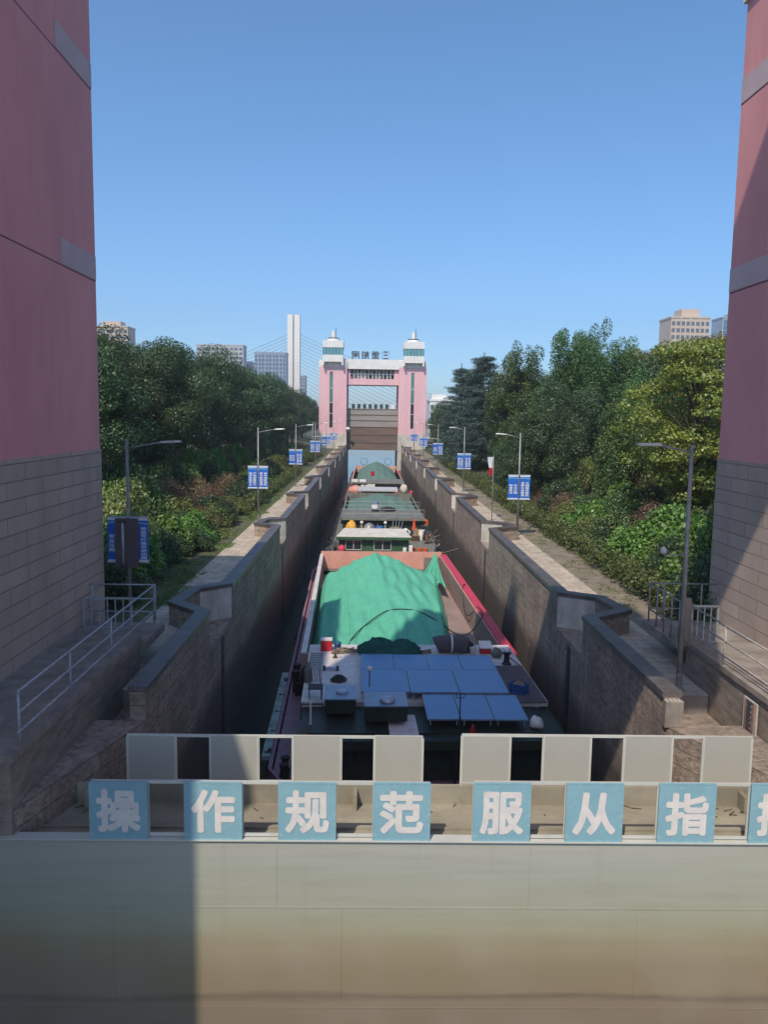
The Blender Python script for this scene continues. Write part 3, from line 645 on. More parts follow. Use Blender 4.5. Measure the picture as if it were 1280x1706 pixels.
building('beige apartment block showing above the left wood next to the near tower', -168, -147, 500, 51, MAT['bldg'], MAT['winfar'], 8, 5, roof=((-163,-152,3),))
building('grey long apartment block behind the wood, left of the blue one', -127, -93, 600, 49.5, MAT['bldggrey'], MAT['winfar'], 10, 6)
building('low grey block between the long block and the blue block', -99, -90, 620, 39, MAT['bldggrey'], MAT['winfar'], 4, 4)
building('blue grey apartment tower just left of the bridge pylon', -92, -67, 650, 48.5, MAT['bldgblue'], MAT['winblue'], 9, 10, dz=.7)
building('small dark block peeking out right of the bridge pylon', -66, -60.5, 760, 36, MAT['bldgblue'], MAT['winfar'], 3, 6)
building('tan high rise with rooftop house above the trees on the right', 146, 165, 400, 50, MAT['bldg'], MAT['winfar'], 8, 9, fh=3.3, roof=((152,161,4),))
building('blue glass office block partly hidden by the right near tower', 214, 230, 500, 63, MAT['bldgblue'], MAT['winblue'], 4, 5, dz=.85, roof=((220,231,2.5),))
building('low white building between the far right tower and the cedars', 24, 34, 330, 6.6, MAT['white'], MAT['winfar'], 5, 3, roof=((25,31,2),))
building('white building glimpsed between the cedar and the poplars', 65, 80, 420, 22, MAT['white'], MAT['winfar'], 5, 4)
# ================================================================ LAMPS
def lamp(x, y, s, armlen, texts, label, blabel, ht=6.35, side_lamp=False, tx=0.0):
    r = empty('street_lamp', (x, y, ZP), 0, label, 'street lamp', 'street lamps along the chamber paths')
    MB().tube([(0,0,0),(0,0,ht)], .075, 10, .045).build('pole', MAT['pole'], r, True)
    MB().lathe((0,0,0), [(.16,0),(.16,.04),(.09,.08),(.085,.5)], 10).build('base', MAT['pole'], r)
    MB().tube([(0,0,ht-.32),(-s*armlen*.6,0,ht-.18),(-s*armlen,0,ht-.1)], .028, 8).build('arm', MAT['pole'], r, True)
    hd = MB(); 
    prof = [(0,.05,.04),(.15,.10,.055),(.55,.11,.06),(.7,.05,.03)]
    rings = []
    for (d, w_, h_) in prof:
        xx = -s*(armlen-.02+d); z = ht-.1+d*.05; rings += [(xx,-w_,z-h_*.4),(xx,w_,z-h_*.4),(xx,w_*.7,z+h_*.8),(xx,-w_*.7,z+h_*.8)]
    fs = [(4*i+k, 4*i+(k+1)%4, 4*i+4+(k+1)%4, 4*i+4+k) for i in range(3) for k in range(4)]+[(0,1,2,3),(12,15,14,13)]
    hd.add(rings, fs).build('lamp_head', MAT['luminaire'], r)
    # banner pair
    zt = 3.78
    b = empty('banner', (x, y-.1, ZP+zt-1.5), 0, blabel, 'banner', 'blue lock banners on the lamp posts')
    MB().box(-.70, .70, -.02, .02, 1.50, 1.54).build('crossbar', MAT['alu'], b); MB().box(-.70, .70, -.02, .02, -.02, .02).build('crossbar', MAT['alu'], b)
    for k, sx in enumerate((-1, 1)):
        p = MB().box(sx*.36-.31, sx*.36+.31, -.012, .012, .02, 1.50).build('banner_sheet', MAT['banner'], b)
        MB().box(sx*.36-.31, sx*.36+.31, -.016, -.013, 1.40, 1.50).build('printed_stripe', MAT['bannerw'], p); MB().box(sx*.36-.31, sx*.36+.31, -.016, -.013, .02, .09).build('printed_stripe', MAT['bannerw'], p)
        w2 = MB(); pts = [(sx*.36-.31, 1.34),(sx*.36-.1, 1.36),(sx*.36+.31, 1.31)]
        w2.add([(a, -.0165, z) for a, z in pts]+[(a, -.0165, z-.05) for a, z in pts[::-1]], [(0,5,4,1),(1,4,3,2)]); w2.build('printed_wave', MAT['bannert'], p)
        t = texts[k]
        cols_ = t.split('/')
        for j, c_ in enumerate(cols_):
            xx = sx*(.36+tx)+(.14 if len(cols_) > 1 else 0)-j*.28; n_ = len(c_); h = min(.15, 1.1/n_); z0 = 1.22-(1.15-n_*h)/2
            for q, ch in enumerate(c_): text(ch, MAT['bannerw'], p, (xx, -.018, z0-h*(q+.5)), (.21 if len(cols_) > 1 else .19), h*.88, .03)
    if side_lamp:
        MB().tube([(0,0,ht-2.85),(-.7,0,ht-2.85)], .022, 6).build('side_arm', MAT['pole'], r, True); MB().lathe((-.7,0,ht-2.85), [(.05,0),(.10,.05),(.09,.16),(.02,.22)], 10).build('side_lamp', MAT['luminaire'], r, True)
    return r
T1 = ('严禁超载航行/确保船舶安全', '遵守调度指挥/服从船闸管理'); T2 = ('安全过闸/畅通高效', '文明服务船民/保障水运畅通')
lamp(-7.95, 26.7, -1, 1.1, ('安全过闸', '按信号灯指示进出闸'), 'grey street lamp standing by the left landing beside the near tower', 'blue banner pair in shade beside the near left tower', tx=.16)
r = empty('signal_box', (-7.93, 26.42, -5.05), 0, 'tall dark signal box hung on the pole in front of the near left banners', 'signal box')
MB().box(-.37, .37, -.06, .06, 0, 1.62).build('housing', MAT['brown'], r, bevel=.015); MB().tube([(-.1,-.1,.12),(-.1,-.1,1.5)], .045, 8).build('lamp_tube', MAT['rail'], r, True); MB().box(-.2, .0, -.14, -.06, 1.48, 1.56).build('bracket', MAT['dark'], r); MB().box(-.2, .0, -.14, -.06, .06, .13).build('bracket', MAT['dark'], r)
for y, i in ((54.5, 0), (82.2, 1), (111.2, 0), (139, 1), (167, 0)):
    w_ = {54.5: 'second', 82.2: 'third', 111.2: 'fourth', 139: 'fifth', 167: 'sixth'}[y]
    lamp(-7.48, y, -1, 1.1, T1 if i == 0 else T2, '%s street lamp along the left chamber path counting from the near tower' % w_, 'blue banner pair on the %s lamp post of the left path' % w_)
r_ = lamp(8.4, 21, 1, .95, None or ('', ''), 'grey street lamp leaning beside the white barred gate on the right', 'x', side_lamp=True) if False else None
def bare_lamp():
    x, y, s, ht = 8.42, 21.0, 1, 6.6
    r = empty('street_lamp', (x, y, ZP), 0, 'tall bare grey street lamp without banners beside the white barred gate', 'street lamp', 'street lamps along the chamber paths')
    MB().tube([(0,0,0),(-.02,0,ht)], .08, 10, .05).build('pole', MAT['pole'], r, True); MB().lathe((0,0,0), [(.16,0),(.16,.04),(.09,.08),(.085,.5)], 10).build('base', MAT['pole'], r)
    MB().tube([(-.02,0,ht-.2),(-.5,0,ht-.1),(-.85,0,ht-.02)], .028, 8).build('arm', MAT['pole'], r, True)
    MB().box(-1.45, -.83, -.1, .1, ht-.05, ht+.03).build('lamp_head', MAT['luminaire'], r, bevel=.03)
    MB().tube([(0,0,ht-2.9),(-.62,0,ht-2.9)], .022, 6).build('side_arm', MAT['pole'], r, True); MB().lathe((-.62,0,ht-2.88), [(.05,0),(.09,.05),(.08,.14),(.02,.2)], 10).build('side_lamp', MAT['luminaire'], r, True)
bare_lamp()
for y, i in ((49.5, 1), (78.8, 0), (109.5, 1), (139, 0), (168, 1)):
    w_ = {49.5: 'second', 78.8: 'third', 109.5: 'fourth', 139: 'fifth', 168: 'sixth'}[y]
    lamp(9.2, y, 1, .85, T2 if i else T1, '%s street lamp along the right chamber path counting from the near tower' % w_, 'blue banner pair on the %s lamp post of the right path' % w_)
def camera_mast(x, y, s, label):
    r = empty('camera_mast', (x, y, ZP), 0, label, 'mast')
    MB().tube([(0,0,0),(0,0,6.2)], .07, 8).build('pole', MAT['pole'], r, True)
    MB().tube([(0,0,3.9),(-s*3.4,0,4.2)], .05, 6).build('arm', MAT['luminaire'], r, True); MB().tube([(0,0,3.2),(-s*3.4,0,3.2)], .04, 6).build('arm', MAT['luminaire'], r, True)
    MB().box(-s*3.4-.2, -s*3.4+.2, -.3, .3, 4.1, 4.4).build('camera_box', MAT['luminaire'], r)
camera_mast(12.0, 120, 1, 'white armed camera mast beside the right path between banners'); camera_mast(-9.0, 128, -1, 'white armed camera mast beside the left path between banners')
r = empty('furled_flag', (8.75, 57, ZP), 0, 'drooping white and red flag on a thin pole behind the right path', 'flag')
MB().tube([(0,0,0),(0,0,4.6)], .03, 6).build('pole', MAT['pole'], r, True)
MB().grid(lambda u, v: (-.05-.38*u*(1-.3*v), .06*math.sin(u*7+v*3), 4.5-v*.75), 6, 5).build('cloth_top', MAT['bannerw'], r, True)
MB().grid(lambda u, v: (-.05-.38*u*(.7-.1*v)+-.05*v, .06*math.sin(u*7+v*3+3), 3.75-v*.55), 6, 5).build('cloth_bottom', MAT['red'], r, True)
# ---- END PART 2
# ================================================================ PEOPLE
def skinned(pts, edges, rad, name, mt, parent, sub=2):
    me = bpy.data.meshes.new('t'); me.from_pydata(pts, edges, []); o = bpy.data.objects.new('t', me); col.objects.link(o)
    sk = o.modifiers.new('s', 'SKIN'); sk.use_smooth_shade = True
    for i, rr in enumerate(rad):
        v = me.skin_vertices[0].data[i]; v.radius = rr if isinstance(rr, tuple) else (rr, rr); v.use_root = (i == 0)
    ss = o.modifiers.new('b', 'SUBSURF'); ss.levels = sub; ss.render_levels = sub
    bpy.context.view_layer.update(); m2 = bpy.data.meshes.new_from_object(o.evaluated_get(bpy.context.evaluated_depsgraph_get()))
    bpy.data.objects.remove(o); m2.materials.clear(); m2.materials.append(mt); m2.name = name
    q = bpy.data.objects.new(name, m2); link(q, parent); return q
def person(loc, rz, label, jacket, trousers, lean=0.0, armL=(.25,.12,.95), armR=(-.25,.12,.95), hat=None):
    r = empty('person', loc, rz, label, 'person')
    ly = lambda z: lean*max(0, z-.9)
    P = [(0,0,.93),(0,ly(1.15),1.15),(0,ly(1.38),1.38),(0,ly(1.48)+.01,1.48),(0,ly(1.56)+.03,1.57),(0,ly(1.66)+.03,1.67)]
    rd = [(.15,.11),(.14,.10),(.16,.10),(.055,.055),(.075,.09),(.06,.07)]; E_ = [(0,1),(1,2),(2,3),(3,4),(4,5)]
    for s, hnd in ((1, armL), (-1, armR)):
        b = len(P); sh = Vector((s*.19, ly(1.38), 1.40)); h = Vector((hnd[0], hnd[1]+ly(1.2), hnd[2])); mid = (sh+h)/2+Vector((s*.06, -.03, -.05))
        P += [tuple(sh), tuple(mid), tuple(h), tuple(h+(h-mid).normalized()*.08)]; rd += [.055, .042, .028, (.035,.018)]; E_ += [(2,b),(b,b+1),(b+1,b+2),(b+2,b+3)]
        d = (h-mid).normalized(); t = d.cross(Vector((0,1,.1))).normalized()
        for k, (o_, ln) in enumerate(((-.03,.065),(-.01,.08),(.01,.075),(.03,.055))):
            c = len(P); p1 = h+d*.10+t*o_; P += [tuple(p1), tuple(p1+d*ln+Vector((0,.02,0)))]; rd += [.009, .007]; E_ += [(b+3,c),(c,c+1)]
        c = len(P); P += [tuple(h+d*.04+t*.05), tuple(h+d*.08+t*.07)]; rd += [.010, .008]; E_ += [(b+2,c),(c,c+1)]
        b = len(P); P += [(s*.10,0,.86),(s*.12,.03,.48),(s*.12,0,.09),(s*.13,.16,.04)]; rd += [.085,.06,.045,(.045,.03)]; E_ += [(0,b),(b,b+1),(b+1,b+2),(b+2,b+3)]
    skinned(P, E_, rd, 'body', MAT['skin'], r)
    hz = 1.66; hy = ly(1.66)+.01
    MB().lathe((0, hy+.0, hz-.03), [(.085,0),(.10,.05),(.085,.11),(.02,.14)], 12).build('hair' if hat is None else 'hat', MAT['hair'] if hat is None else hat, r, True)
    P = [(0,0,.90),(0,ly(1.15),1.15),(0,ly(1.38),1.38),(0,ly(1.45),1.46)]; rd = [(.18,.14),(.165,.125),(.185,.125),.08]; E_ = [(0,1),(1,2),(2,3)]
    for s, hnd in ((1, armL), (-1, armR)):
        b = len(P); sh = Vector((s*.19, ly(1.38), 1.40)); h = Vector((hnd[0], hnd[1]+ly(1.2), hnd[2])); mid = (sh+h)/2+Vector((s*.06, -.03, -.05)); P += [tuple(sh), tuple(mid), tuple(mid.lerp(h,.85))]; rd += [.075, .06, .045]; E_ += [(2,b),(b,b+1),(b+1,b+2)]
    skinned(P, E_, rd, 'jacket', jacket, r)
    P = [(0,0,.95)]; rd = [(.17,.13)]; E_ = []
    for s in (1, -1):
        b = len(P); P += [(s*.10,0,.84),(s*.12,.03,.48),(s*.12,0,.13)]; rd += [.10,.075,.065]; E_ += [(0,b),(b,b+1),(b+1,b+2)]
    skinned(P, E_, rd, 'trousers', trousers, r)
    return r
# ================================================================ BARGES
ZD = -11.2
def lump(mb, c, size, seed=0, n=20, amp=.12, flat=True):
    rg = random.Random(seed); ph = [rg.uniform(0, 6) for _ in range(6)]; c = Vector(c)
    def f(u, v):
        a = u*6.28318; b = (v-.5)*3.14159; k = 1+amp*(math.sin(3*a+ph[0])*math.cos(2*b+ph[1])+.6*math.sin(7*a+ph[2]+3*b)+.4*math.sin(11*b+ph[3]+2*a))
        p = Vector((math.cos(a)*math.cos(b)*size[0]*k, math.sin(a)*math.cos(b)*size[1]*k, math.sin(b)*size[2]*k))
        if flat and p.z < -size[2]*.5: p.z = -size[2]*.5
        return c+p
    return mb.grid(f, n, n//2)
def barge(cx, y, rz, L, hb, hold, label, deckm, hullm, coam, coami, hold_zt=-10.0):
    r = empty('barge', (cx, y, 0), rz, label, 'barge')
    # hull with raised pointed bow
    pr = [(0,-hb*.86),(1.5,-hb),(L-7,-hb),(L-3,-hb*.82),(L-.6,-hb*.45),(L,0)]
    outl = [(x,yy) for yy, x in pr]+[(-x,yy) for yy, x in pr[::-1][1:]]
    MB().prism([(x*.97, yy) for x, yy in outl], -14.2, ZD-.25).build('hull', hullm, r)
    sh = MB(); n = len(outl)
    for i in range(n):
        a, b = outl[i], outl[(i+1) % n]
        za = ZD+.12+max(0, a[1]-(L-8))*.035; zb = ZD+.12+max(0, b[1]-(L-8))*.035
        sh.add([(a[0],a[1],ZD-.3),(b[0],b[1],ZD-.3),(b[0],b[1],zb),(a[0],a[1],za),(a[0]*.975,a[1]-.02,ZD-.3),(b[0]*.975,b[1]-.02,ZD-.3),(b[0]*.975,b[1]-.02,zb),(a[0]*.975,a[1]-.02,za)], [(0,1,2,3),(3,2,6,7),(7,6,5,4)])
    sh.build('gunwale', deckm if deckm is MAT['deckpurple'] else hullm, r)
    h0, h1, hx = hold
    d = MB(); inn = [(x*.97, yy) for x, yy in outl]
    d.prism([(-hb*.84,0.05),(hb*.84,0.05),(hb*.965,1.6),(hb*.965,h0),(-hb*.965,h0),(-hb*.965,1.6)], ZD-.2, ZD)
    d.box(-hb*.965, -hx, h0, h1, ZD-.2, ZD); d.box(hx, hb*.965, h0, h1, ZD-.2, ZD)
    d.prism([(-hb*.965,h1),(hb*.965,h1),(hb*.965,L-7),(hb*.79,L-3),(hb*.42,L-.7),(0,L-.2),(-hb*.42,L-.7),(-hb*.79,L-3),(-hb*.965,L-7)], ZD-.2, ZD)
    d.build('deck', deckm, r)
    c = MB(); t = .14
    c.box(-hx-t, -hx, h0, h1, ZD, hold_zt); c.box(hx, hx+t, h0, h1, ZD, hold_zt); c.box(-hx-t, hx+t, h0-t, h0, ZD, hold_zt); c.box(-hx-t, hx+t, h1, h1+t, ZD, hold_zt+.25)
    c.build('coaming', coam, r)
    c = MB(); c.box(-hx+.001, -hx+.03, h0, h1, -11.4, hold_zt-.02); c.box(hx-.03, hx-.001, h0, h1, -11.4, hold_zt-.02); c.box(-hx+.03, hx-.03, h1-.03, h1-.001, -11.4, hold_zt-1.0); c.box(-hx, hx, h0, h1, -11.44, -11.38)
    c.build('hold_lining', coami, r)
    for s in (-1, 1):
        for k in range(int((h1-h0)/3.2)):
            yy = h0+1.5+k*3.2
            q = MB(); q.box(s*(hx+t)-.0+(-.10 if s < 0 else 0), s*(hx+t)+(.0 if s < 0 else .10), yy-.05, yy+.05, ZD, hold_zt-.1); q.build('coaming_stay', coam, r)
        for yy in (1.2, h0-1.5, (h0+h1)/2, h1+1.5):
            b = MB()
            for dy in (-.28, .28): b.lathe((s*(hb-.55), yy+dy, ZD), [(.11,0),(.10,.4),(.14,.42),(.14,.5)], 10)
            b.box(s*(hb-.55)-.16, s*(hb-.55)+.16, yy-.48, yy+.48, ZD, ZD+.05); b.build('bollard', MAT['black'], r)
        for k in range(5):
            yy = 3+k*(L-12)/4; tt = MB()
            pts = [(s*(hb+.08), yy+.36*math.cos(a), ZD-.35+.36*math.sin(a)) for a in [i*6.2832/14 for i in range(15)]]
            tt.tube(pts, .10, 8); tt.build('tyre_fender', MAT['black'], r, True)
    return r
def W2L(r, p):  # world point to local of root
    return r.matrix_basis.inverted() @ Vector(p)
# ---------- barge one
B1 = barge(1.95, 23.2, .028, 41.5, 5.0, (10.4, 35.0, 4.25), 'nearest barge with green net over its hold and solar panels on its stern roof', MAT['deckpurple'], MAT['hullred'], MAT['coral'], MAT['coraldull'])
inv1 = Matrix.Identity(4)
cr = MB(); cr.box(-4.46, -4.22, 10.26, 35.14, -10.02, -9.95); cr.build('coaming_cap', MAT['roofwhite'], B1)
MB().box(4.46, 4.86, 9.9, 35.2, -11.2, -10.75).build('gunwale_step', MAT['redgun'], B1)
cr = MB(); cr.box(4.30, 4.74, 10.26, 35.14, -10.02, -9.93); cr.build('coaming_cap', MAT['redgun'], B1)
MB().box(3.1, 4.2, 34.86, 34.98, -11.2, -10.15).build('hatch_board', MAT['boatolive'], B1)
# stern house
MB().box(-3.75, 3.75, .8, 9.9, ZD, -9.66).build('cabin_wall', MAT['boatgreend'], B1)
MB().box(-4.05, 4.3, 3.1, 9.95, -9.66, -9.5).build('cabin_roof', MAT['roofwhite'], B1)
MB().box(-4.05, 4.3, .3, 3.1, -9.9, -9.72).build('stern_roof', MAT['boatgreend'], B1)
for k in range(5): MB().box(-3.9+k*1.35, -3.0+k*1.35, .6+.3*(k%2), 1.5+.4*(k%3), -9.72, -9.69+.02*(k%3)).build('roof_plank', [MAT['rust'], MAT['boatolive'], MAT['roofwhite']][k%3], B1)
for i in range(5):
    p_ = MB().box(-3.2+i*1.45, -2.2+i*1.45, .72, .80, -10.8, -9.95).build('window', MAT['glassdark'], B1); MB().box(-3.28+i*1.45, -2.12+i*1.45, .70, .76, -9.95, -9.88).build('frame', MAT['cream'], p_)
MB().box(2.9, 4.25, 3.0, 7.0, -9.5, -9.46).build('roof_canvas', MAT['brown'], B1)
st = MB()
for x in (-4.0, -2.4, -.8, .8, 2.4, 4.0): st.tube([(x, .35, ZD), (x, .35, -9.66)], .04, 6)
st.box(-4.05, 4.3, .24, .3, -10.0, -9.7); st.build('stern_gallery', MAT['boatgreend'], B1)
# curved rear awning roof and skylights behind row B

def w1(x, y, z=-9.5):
    return (x, y, z)
R1 = .028
def onroof(name, label, cat, x, y, z=-9.5, group=None): return empty(name, (x, y, z), R1, label, cat, group)
def solar(x0, x1, y0, y1, z, tilt, label, group='solar panels on the near barge roof'):
    r = empty('solar_panel', ((x0+x1)/2, (y0+y1)/2, z), R1, label, 'solar panel', group); r.rotation_euler = (tilt, 0, R1)
    a = (x1-x0)/2-.012; b = (y1-y0)/2-.012
    MB().box(-a+.02, a-.02, -b+.02, b-.02, .0, .03).build('cell_sheet', MAT['solar'], r)
    f = MB(); f.box(-a, a, -b, -b+.025, -.01, .04); f.box(-a, a, b-.025, b, -.01, .04); f.box(-a, -a+.025, -b+.025, b-.025, -.01, .04); f.box(a-.025, a, -b+.025, b-.025, -.01, .04); f.build('frame', MAT['sheetblue'], r)
    f = MB()
    for sx in (-1, 1):
        for sy in (-1, 1): f.box(sx*(a-.1)-.02, sx*(a-.1)+.02, sy*(b-.1)-.02, sy*(b-.1)+.02, -(z+9.5), -.01)
    f.build('mount', MAT['alu'], r); return r
for i in range(4): solar(-.24+i*1.27, 1.03+i*1.27, 28.85, 30.8, -9.28, R_(2), 'solar panel in the far row on the near barge roof, %s from the left' % ordn[i])
for i in range(3): solar(-.22+i*1.68, 1.46+i*1.68, 26.4, 28.7, -9.2, R_(2), 'large solar panel in the middle row on the near barge roof, %s from the left' % ordn[i])
for i in range(3): solar(1.88+i*1.06, 2.94+i*1.06, 24.25, 26.25, -9.3, R_(3), 'solar panel in the nearest row on the near barge roof, %s from the left' % ordn[i])
# roof clutter
r = onroof('roof_hatch', 'pale blue sheet metal hatch box on the left of the barge roof', 'hatch', -.85, 25.8)
MB().box(-.5, .5, -.68, .68, 0, .46).build('box_wall', MAT['boatgreend'], r); MB().box(-.53, .53, -.71, .71, .46, .5).build('lid', MAT['sheetblue'], r); MB().lathe((.05, -.1, .5), [(.2,0),(.2,.06),(.12,.1)], 12).build('vent', MAT['alu'], r)
r = onroof('roof_hatch', 'flat silver blue metal box with a round vent before the solar panels', 'hatch', .62, 25.1)
MB().box(-.66, .66, -.62, .62, 0, .48).build('box_wall', MAT['boatgreend'], r); MB().box(-.69, .69, -.65, .65, .48, .52).build('lid', MAT['sheetblue'], r); MB().lathe((.05, -.25, .52), [(.24,0),(.26,.05),(.2,.12),(.05,.16)], 14).build('vent', MAT['alu'], r, True)
def small_mast(x, y, z, h, m, label, head=True):
    r = onroof('antenna_mast', label, 'mast', x, y, z); MB().tube([(0,0,0),(0,0,h)], .02, 6).build('pole', m, r)
    if head: MB().lathe((0,0,h), [(.03,0),(.10,.04),(.10,.12),(.03,.16)], 10).build('head', MAT['white'], r)
    else: MB().bar((-.12,0,h*.9), (.12,0,h*.9), .02).bar((-.12,0,h*.9), (-.12,0,h), .02).bar((.12,0,h*.9), (.12,0,h), .02).build('crosspiece', m, r)
small_mast(.1, 26.3, -9.0, .55, MAT['dark'], 'short mast with a white lamp head beside the silver blue box'); small_mast(2.9, 24.05, -9.45, 1.0, MAT['dark'], 'dark thin antenna mast rising before the nearest solar row', False)
r = onroof('red_box', 'small bright red box with pale lid at the far left roof corner', 'box', -1.66, 32.25)
MB().box(-.23, .23, -.2, .2, 0, .44).build('case', MAT['red'], r, bevel=.015); MB().box(-.24, .24, -.21, .21, .44, .48).build('lid', MAT['roofwhite'], r)
r = onroof('red_white_box', 'red box with a sloping white lid at the far right roof corner', 'box', 4.82, 32.1)
MB().box(-.22, .22, -.2, .2, 0, .26).build('case', MAT['red'], r, bevel=.015); MB().add([(-.25,-.24,.24),(.25,-.24,.24),(.25,.22,.42),(-.25,.22,.42),(-.25,-.24,.27),(.25,-.24,.27),(.25,.22,.45),(-.25,.22,.45)], [(0,3,2,1),(4,5,6,7),(0,1,5,4),(1,2,6,5),(2,3,7,6),(3,0,4,7)]).build('lid', MAT['white'], r)
r = onroof('net_bundle', 'crumpled dark green net bundle on the barge roof in front of the hold', 'net', .9, 31.65)
m_ = MB(); lump(m_, (-.45,0,.22), (.75,.45,.42), 3, 26, .16); lump(m_, (.55,.05,.2), (.7,.4,.4), 5, 26, .15); lump(m_, (.05,-.12,.12), (1.1,.45,.25), 8, 26, .14); m_.build('folded_net', MAT['netdark'], r, True)
r = onroof('canvas_roll', 'dark grey canvas roll tied with a white band on the barge roof', 'roll', 3.42, 32.1)
m_ = MB(); m_.tube([(-.62,0,.3),(-.5,0,.36),(0,.0,.37),(.4,0,.36),(.62,.02,.28)], .34, 14); m_.build('canvas', MAT['brown'], r, True); MB().tube([(-.02,0,.37),(.05,0,.37)], .36, 16).build('band', MAT['white'], r)
lump(MB(), (.75,.05,.2), (.22,.3,.24), 4, 16, .15).build('end_fold', MAT['black'], r, True)
r = onroof('ladder', 'pale metal ladder lying on the left edge of the barge roof', 'ladder', -1.98, 30.6)
q = MB(); q.bar((-.22,-1.15,.05), (-.22,1.15,.05), .045); q.bar((.22,-1.15,.05), (.22,1.15,.05), .045); q.build('side_rail', MAT['pole'], r)
for i in range(9): MB().bar((-.22,-1.0+i*.25,.05), (.22,-1.0+i*.25,.05), .035).build('rung', MAT['pole'], r)
r = onroof('folding_chair', 'dark slatted folding chair near the left front of the barge roof', 'chair', -1.72, 26.6)
q = MB(); q.bar((-.2,-.2,0), (-.25,.45,.8), .03); q.bar((.2,-.2,0), (.15,.45,.8), .03)
for i in range(5): q.bar((-.19+i*.08,.2,.48), (-.24+i*.08,.46,.82), .03)
q.build('backrest', MAT['dark'], r); MB().box(-.25,.25,-.3,.22,.38,.42).build('seat', MAT['dark'], r)
for sx in (-.22, .22): MB().bar((sx,-.28,.4), (sx,.2,0), .03).build('leg', MAT['alu'], r)
r = onroof('wash_stand', 'small rail stand with a pale pole on the near left roof corner', 'stand', -1.75, 24.6)
MB().bar((-.3,0,.5),(.4,0,.5),.04).bar((-.3,0,0),(-.3,0,.5),.04).bar((.4,0,0),(.4,0,.5),.04).build('frame', MAT['dark'], r); MB().tube([(0,0,-.3),(0,0,.55)], .035, 8).build('pole', MAT['white'], r)
def hose(name, label, pts, rad, m, cat='rope'):
    P = [Vector(p) for p in pts]; out = []
    for i in range(len(P)-1):
        p0, p1, p2, p3 = P[max(i-1,0)], P[i], P[i+1], P[min(i+2,len(P)-1)]
        for k in range(6):
            t = k/6; out.append(.5*((2*p1)+(-p0+p2)*t+(2*p0-5*p1+4*p2-p3)*t*t+(-p0+3*p1-3*p2+p3)*t*t*t))
    out.append(P[-1]); o = MB().tube(out, rad, 6).build(name, m, smooth=True); return tag(o, label, cat)
rg = random.Random(11)
hose('rope_coil', 'tangled brown rope coil on the roof left of the green bundle', [(-.9+.55*math.cos(a)*(1-.02*a)+.1*rg.random(), 31.9+.25*math.sin(a*1.3)+.1*rg.random(), -9.46+.004*a) for a in [i*.8 for i in range(32)]], .03, MAT['rope'])
hose('rope_coil', 'small brown rope coil between the green bundle and the canvas roll', [(2.35+.25*math.cos(a), 31.95+.2*math.sin(a*1.1), -9.46+.004*a) for a in [i*.8 for i in range(20)]], .028, MAT['rope'])
r = onroof('valve_wheel', 'rusty brown valve beside the rope coil on the barge roof', 'valve', -1.25, 31.2); MB().lathe((0,0,0), [(.12,0),(.05,.05),(.05,.2)], 10).build('stem', MAT['rust'], r); MB().tube([(.16*math.cos(i*.449), .16*math.sin(i*.449), .2) for i in range(15)], .02, 6).build('wheel', MAT['rust'], r)
r = onroof('roof_vent', 'low white bar vent on the left of the barge roof', 'vent', -1.35, 29.6); MB().box(-.28,.28,-.06,.06,.05,.13).build('bar', MAT['alu'], r); MB().box(-.3,-.2,-.08,.08,0,.16).box(.2,.3,-.08,.08,0,.16).build('foot', MAT['dark'], r)
r = onroof('capstan', 'black and white capstan on the right edge of the barge roof', 'winch', 5.45, 30.6); MB().lathe((0,0,0), [(.2,0),(.12,.1),(.1,.35),(.2,.45)], 12).build('drum', MAT['black'], r); lump(MB(), (.02,.0,.55), (.14,.14,.12), 2, 14).build('cap', MAT['white'], r, True)
hose('mooring_rope', 'pale mooring rope trailing from the capstan along the right gunwale', [(5.5,30.6,-9.2),(5.9,30.2,-9.45),(6.1,29.3,-9.8),(6.3,28.6,-10.4),(6.2,27.5,-10.9)], .03, MAT['rope'])
r = onroof('boat_pole', 'leaning pale boat hook pole against the right chamber wall', 'pole', 6.55, 32.0, -11.2); MB().tube([(0,0,0),(.25,.9,1.9)], .025, 6).build('shaft', MAT['rope'], r); MB().tube([(.15,.1,0),(.3,.9,1.7)], .02, 6).build('second_shaft', MAT['rope'], r)
r = onroof('gangway', 'mint green and grey gangway stored along the right side deck', 'gangway', 6.25, 29.2, -11.0)
q = MB(); 
for sx in (-.25, .25): q.bar((sx,-2.3,.1), (sx,2.3,.1), .08, .12)
q.build('side_beam', MAT['mint'], r)
for i in range(9): MB().bar((-.25,-2.1+i*.52,.1), (.25,-2.1+i*.52,.1), .05).build('tread', MAT['boatolive'], r)
MB().bar((.32,-2.2,.55),(.32,2.2,.55),.04).build('handrail', MAT['boatgreen'], r)
r = onroof('gangway', 'scuffed mint gangway plank hung outside the left side deck', 'gangway', -3.42, 30.2, -11.3); 
MB().box(-.14,.14,-4.6,4.2,0,.14).build('plank', MAT['mint'], r); 
for i in range(5): MB().bar((-.05,-4.3+i*1.9,.14), (.35,-4.3+i*1.9,.05), .08).build('bracket', MAT['boatgreend'], r)
r = onroof('red_flag', 'small red flag drooping at the stern below the solar panels', 'flag', 3.25, 23.7, -10.0); MB().tube([(0,0,-.9),(0,0,.75)], .02, 6).build('pole', MAT['pole'], r)
MB().grid(lambda u, v: (.02+(u-.5)*(.10+.32*v), .05*math.sin(u*9+v*4), .72-.75*v), 8, 6).build('cloth', MAT['red'], r, True)
r = onroof('bollard_post', 'pair of dark mooring posts on the left side deck of the near barge', 'bollard', -2.9, 32.5, -11.2)
for yy in (-.5, .4): MB().lathe((0,yy,0), [(.13,0),(.12,.75),(.17,.78),(.17,.9)], 10).build('post', MAT['black'], r)
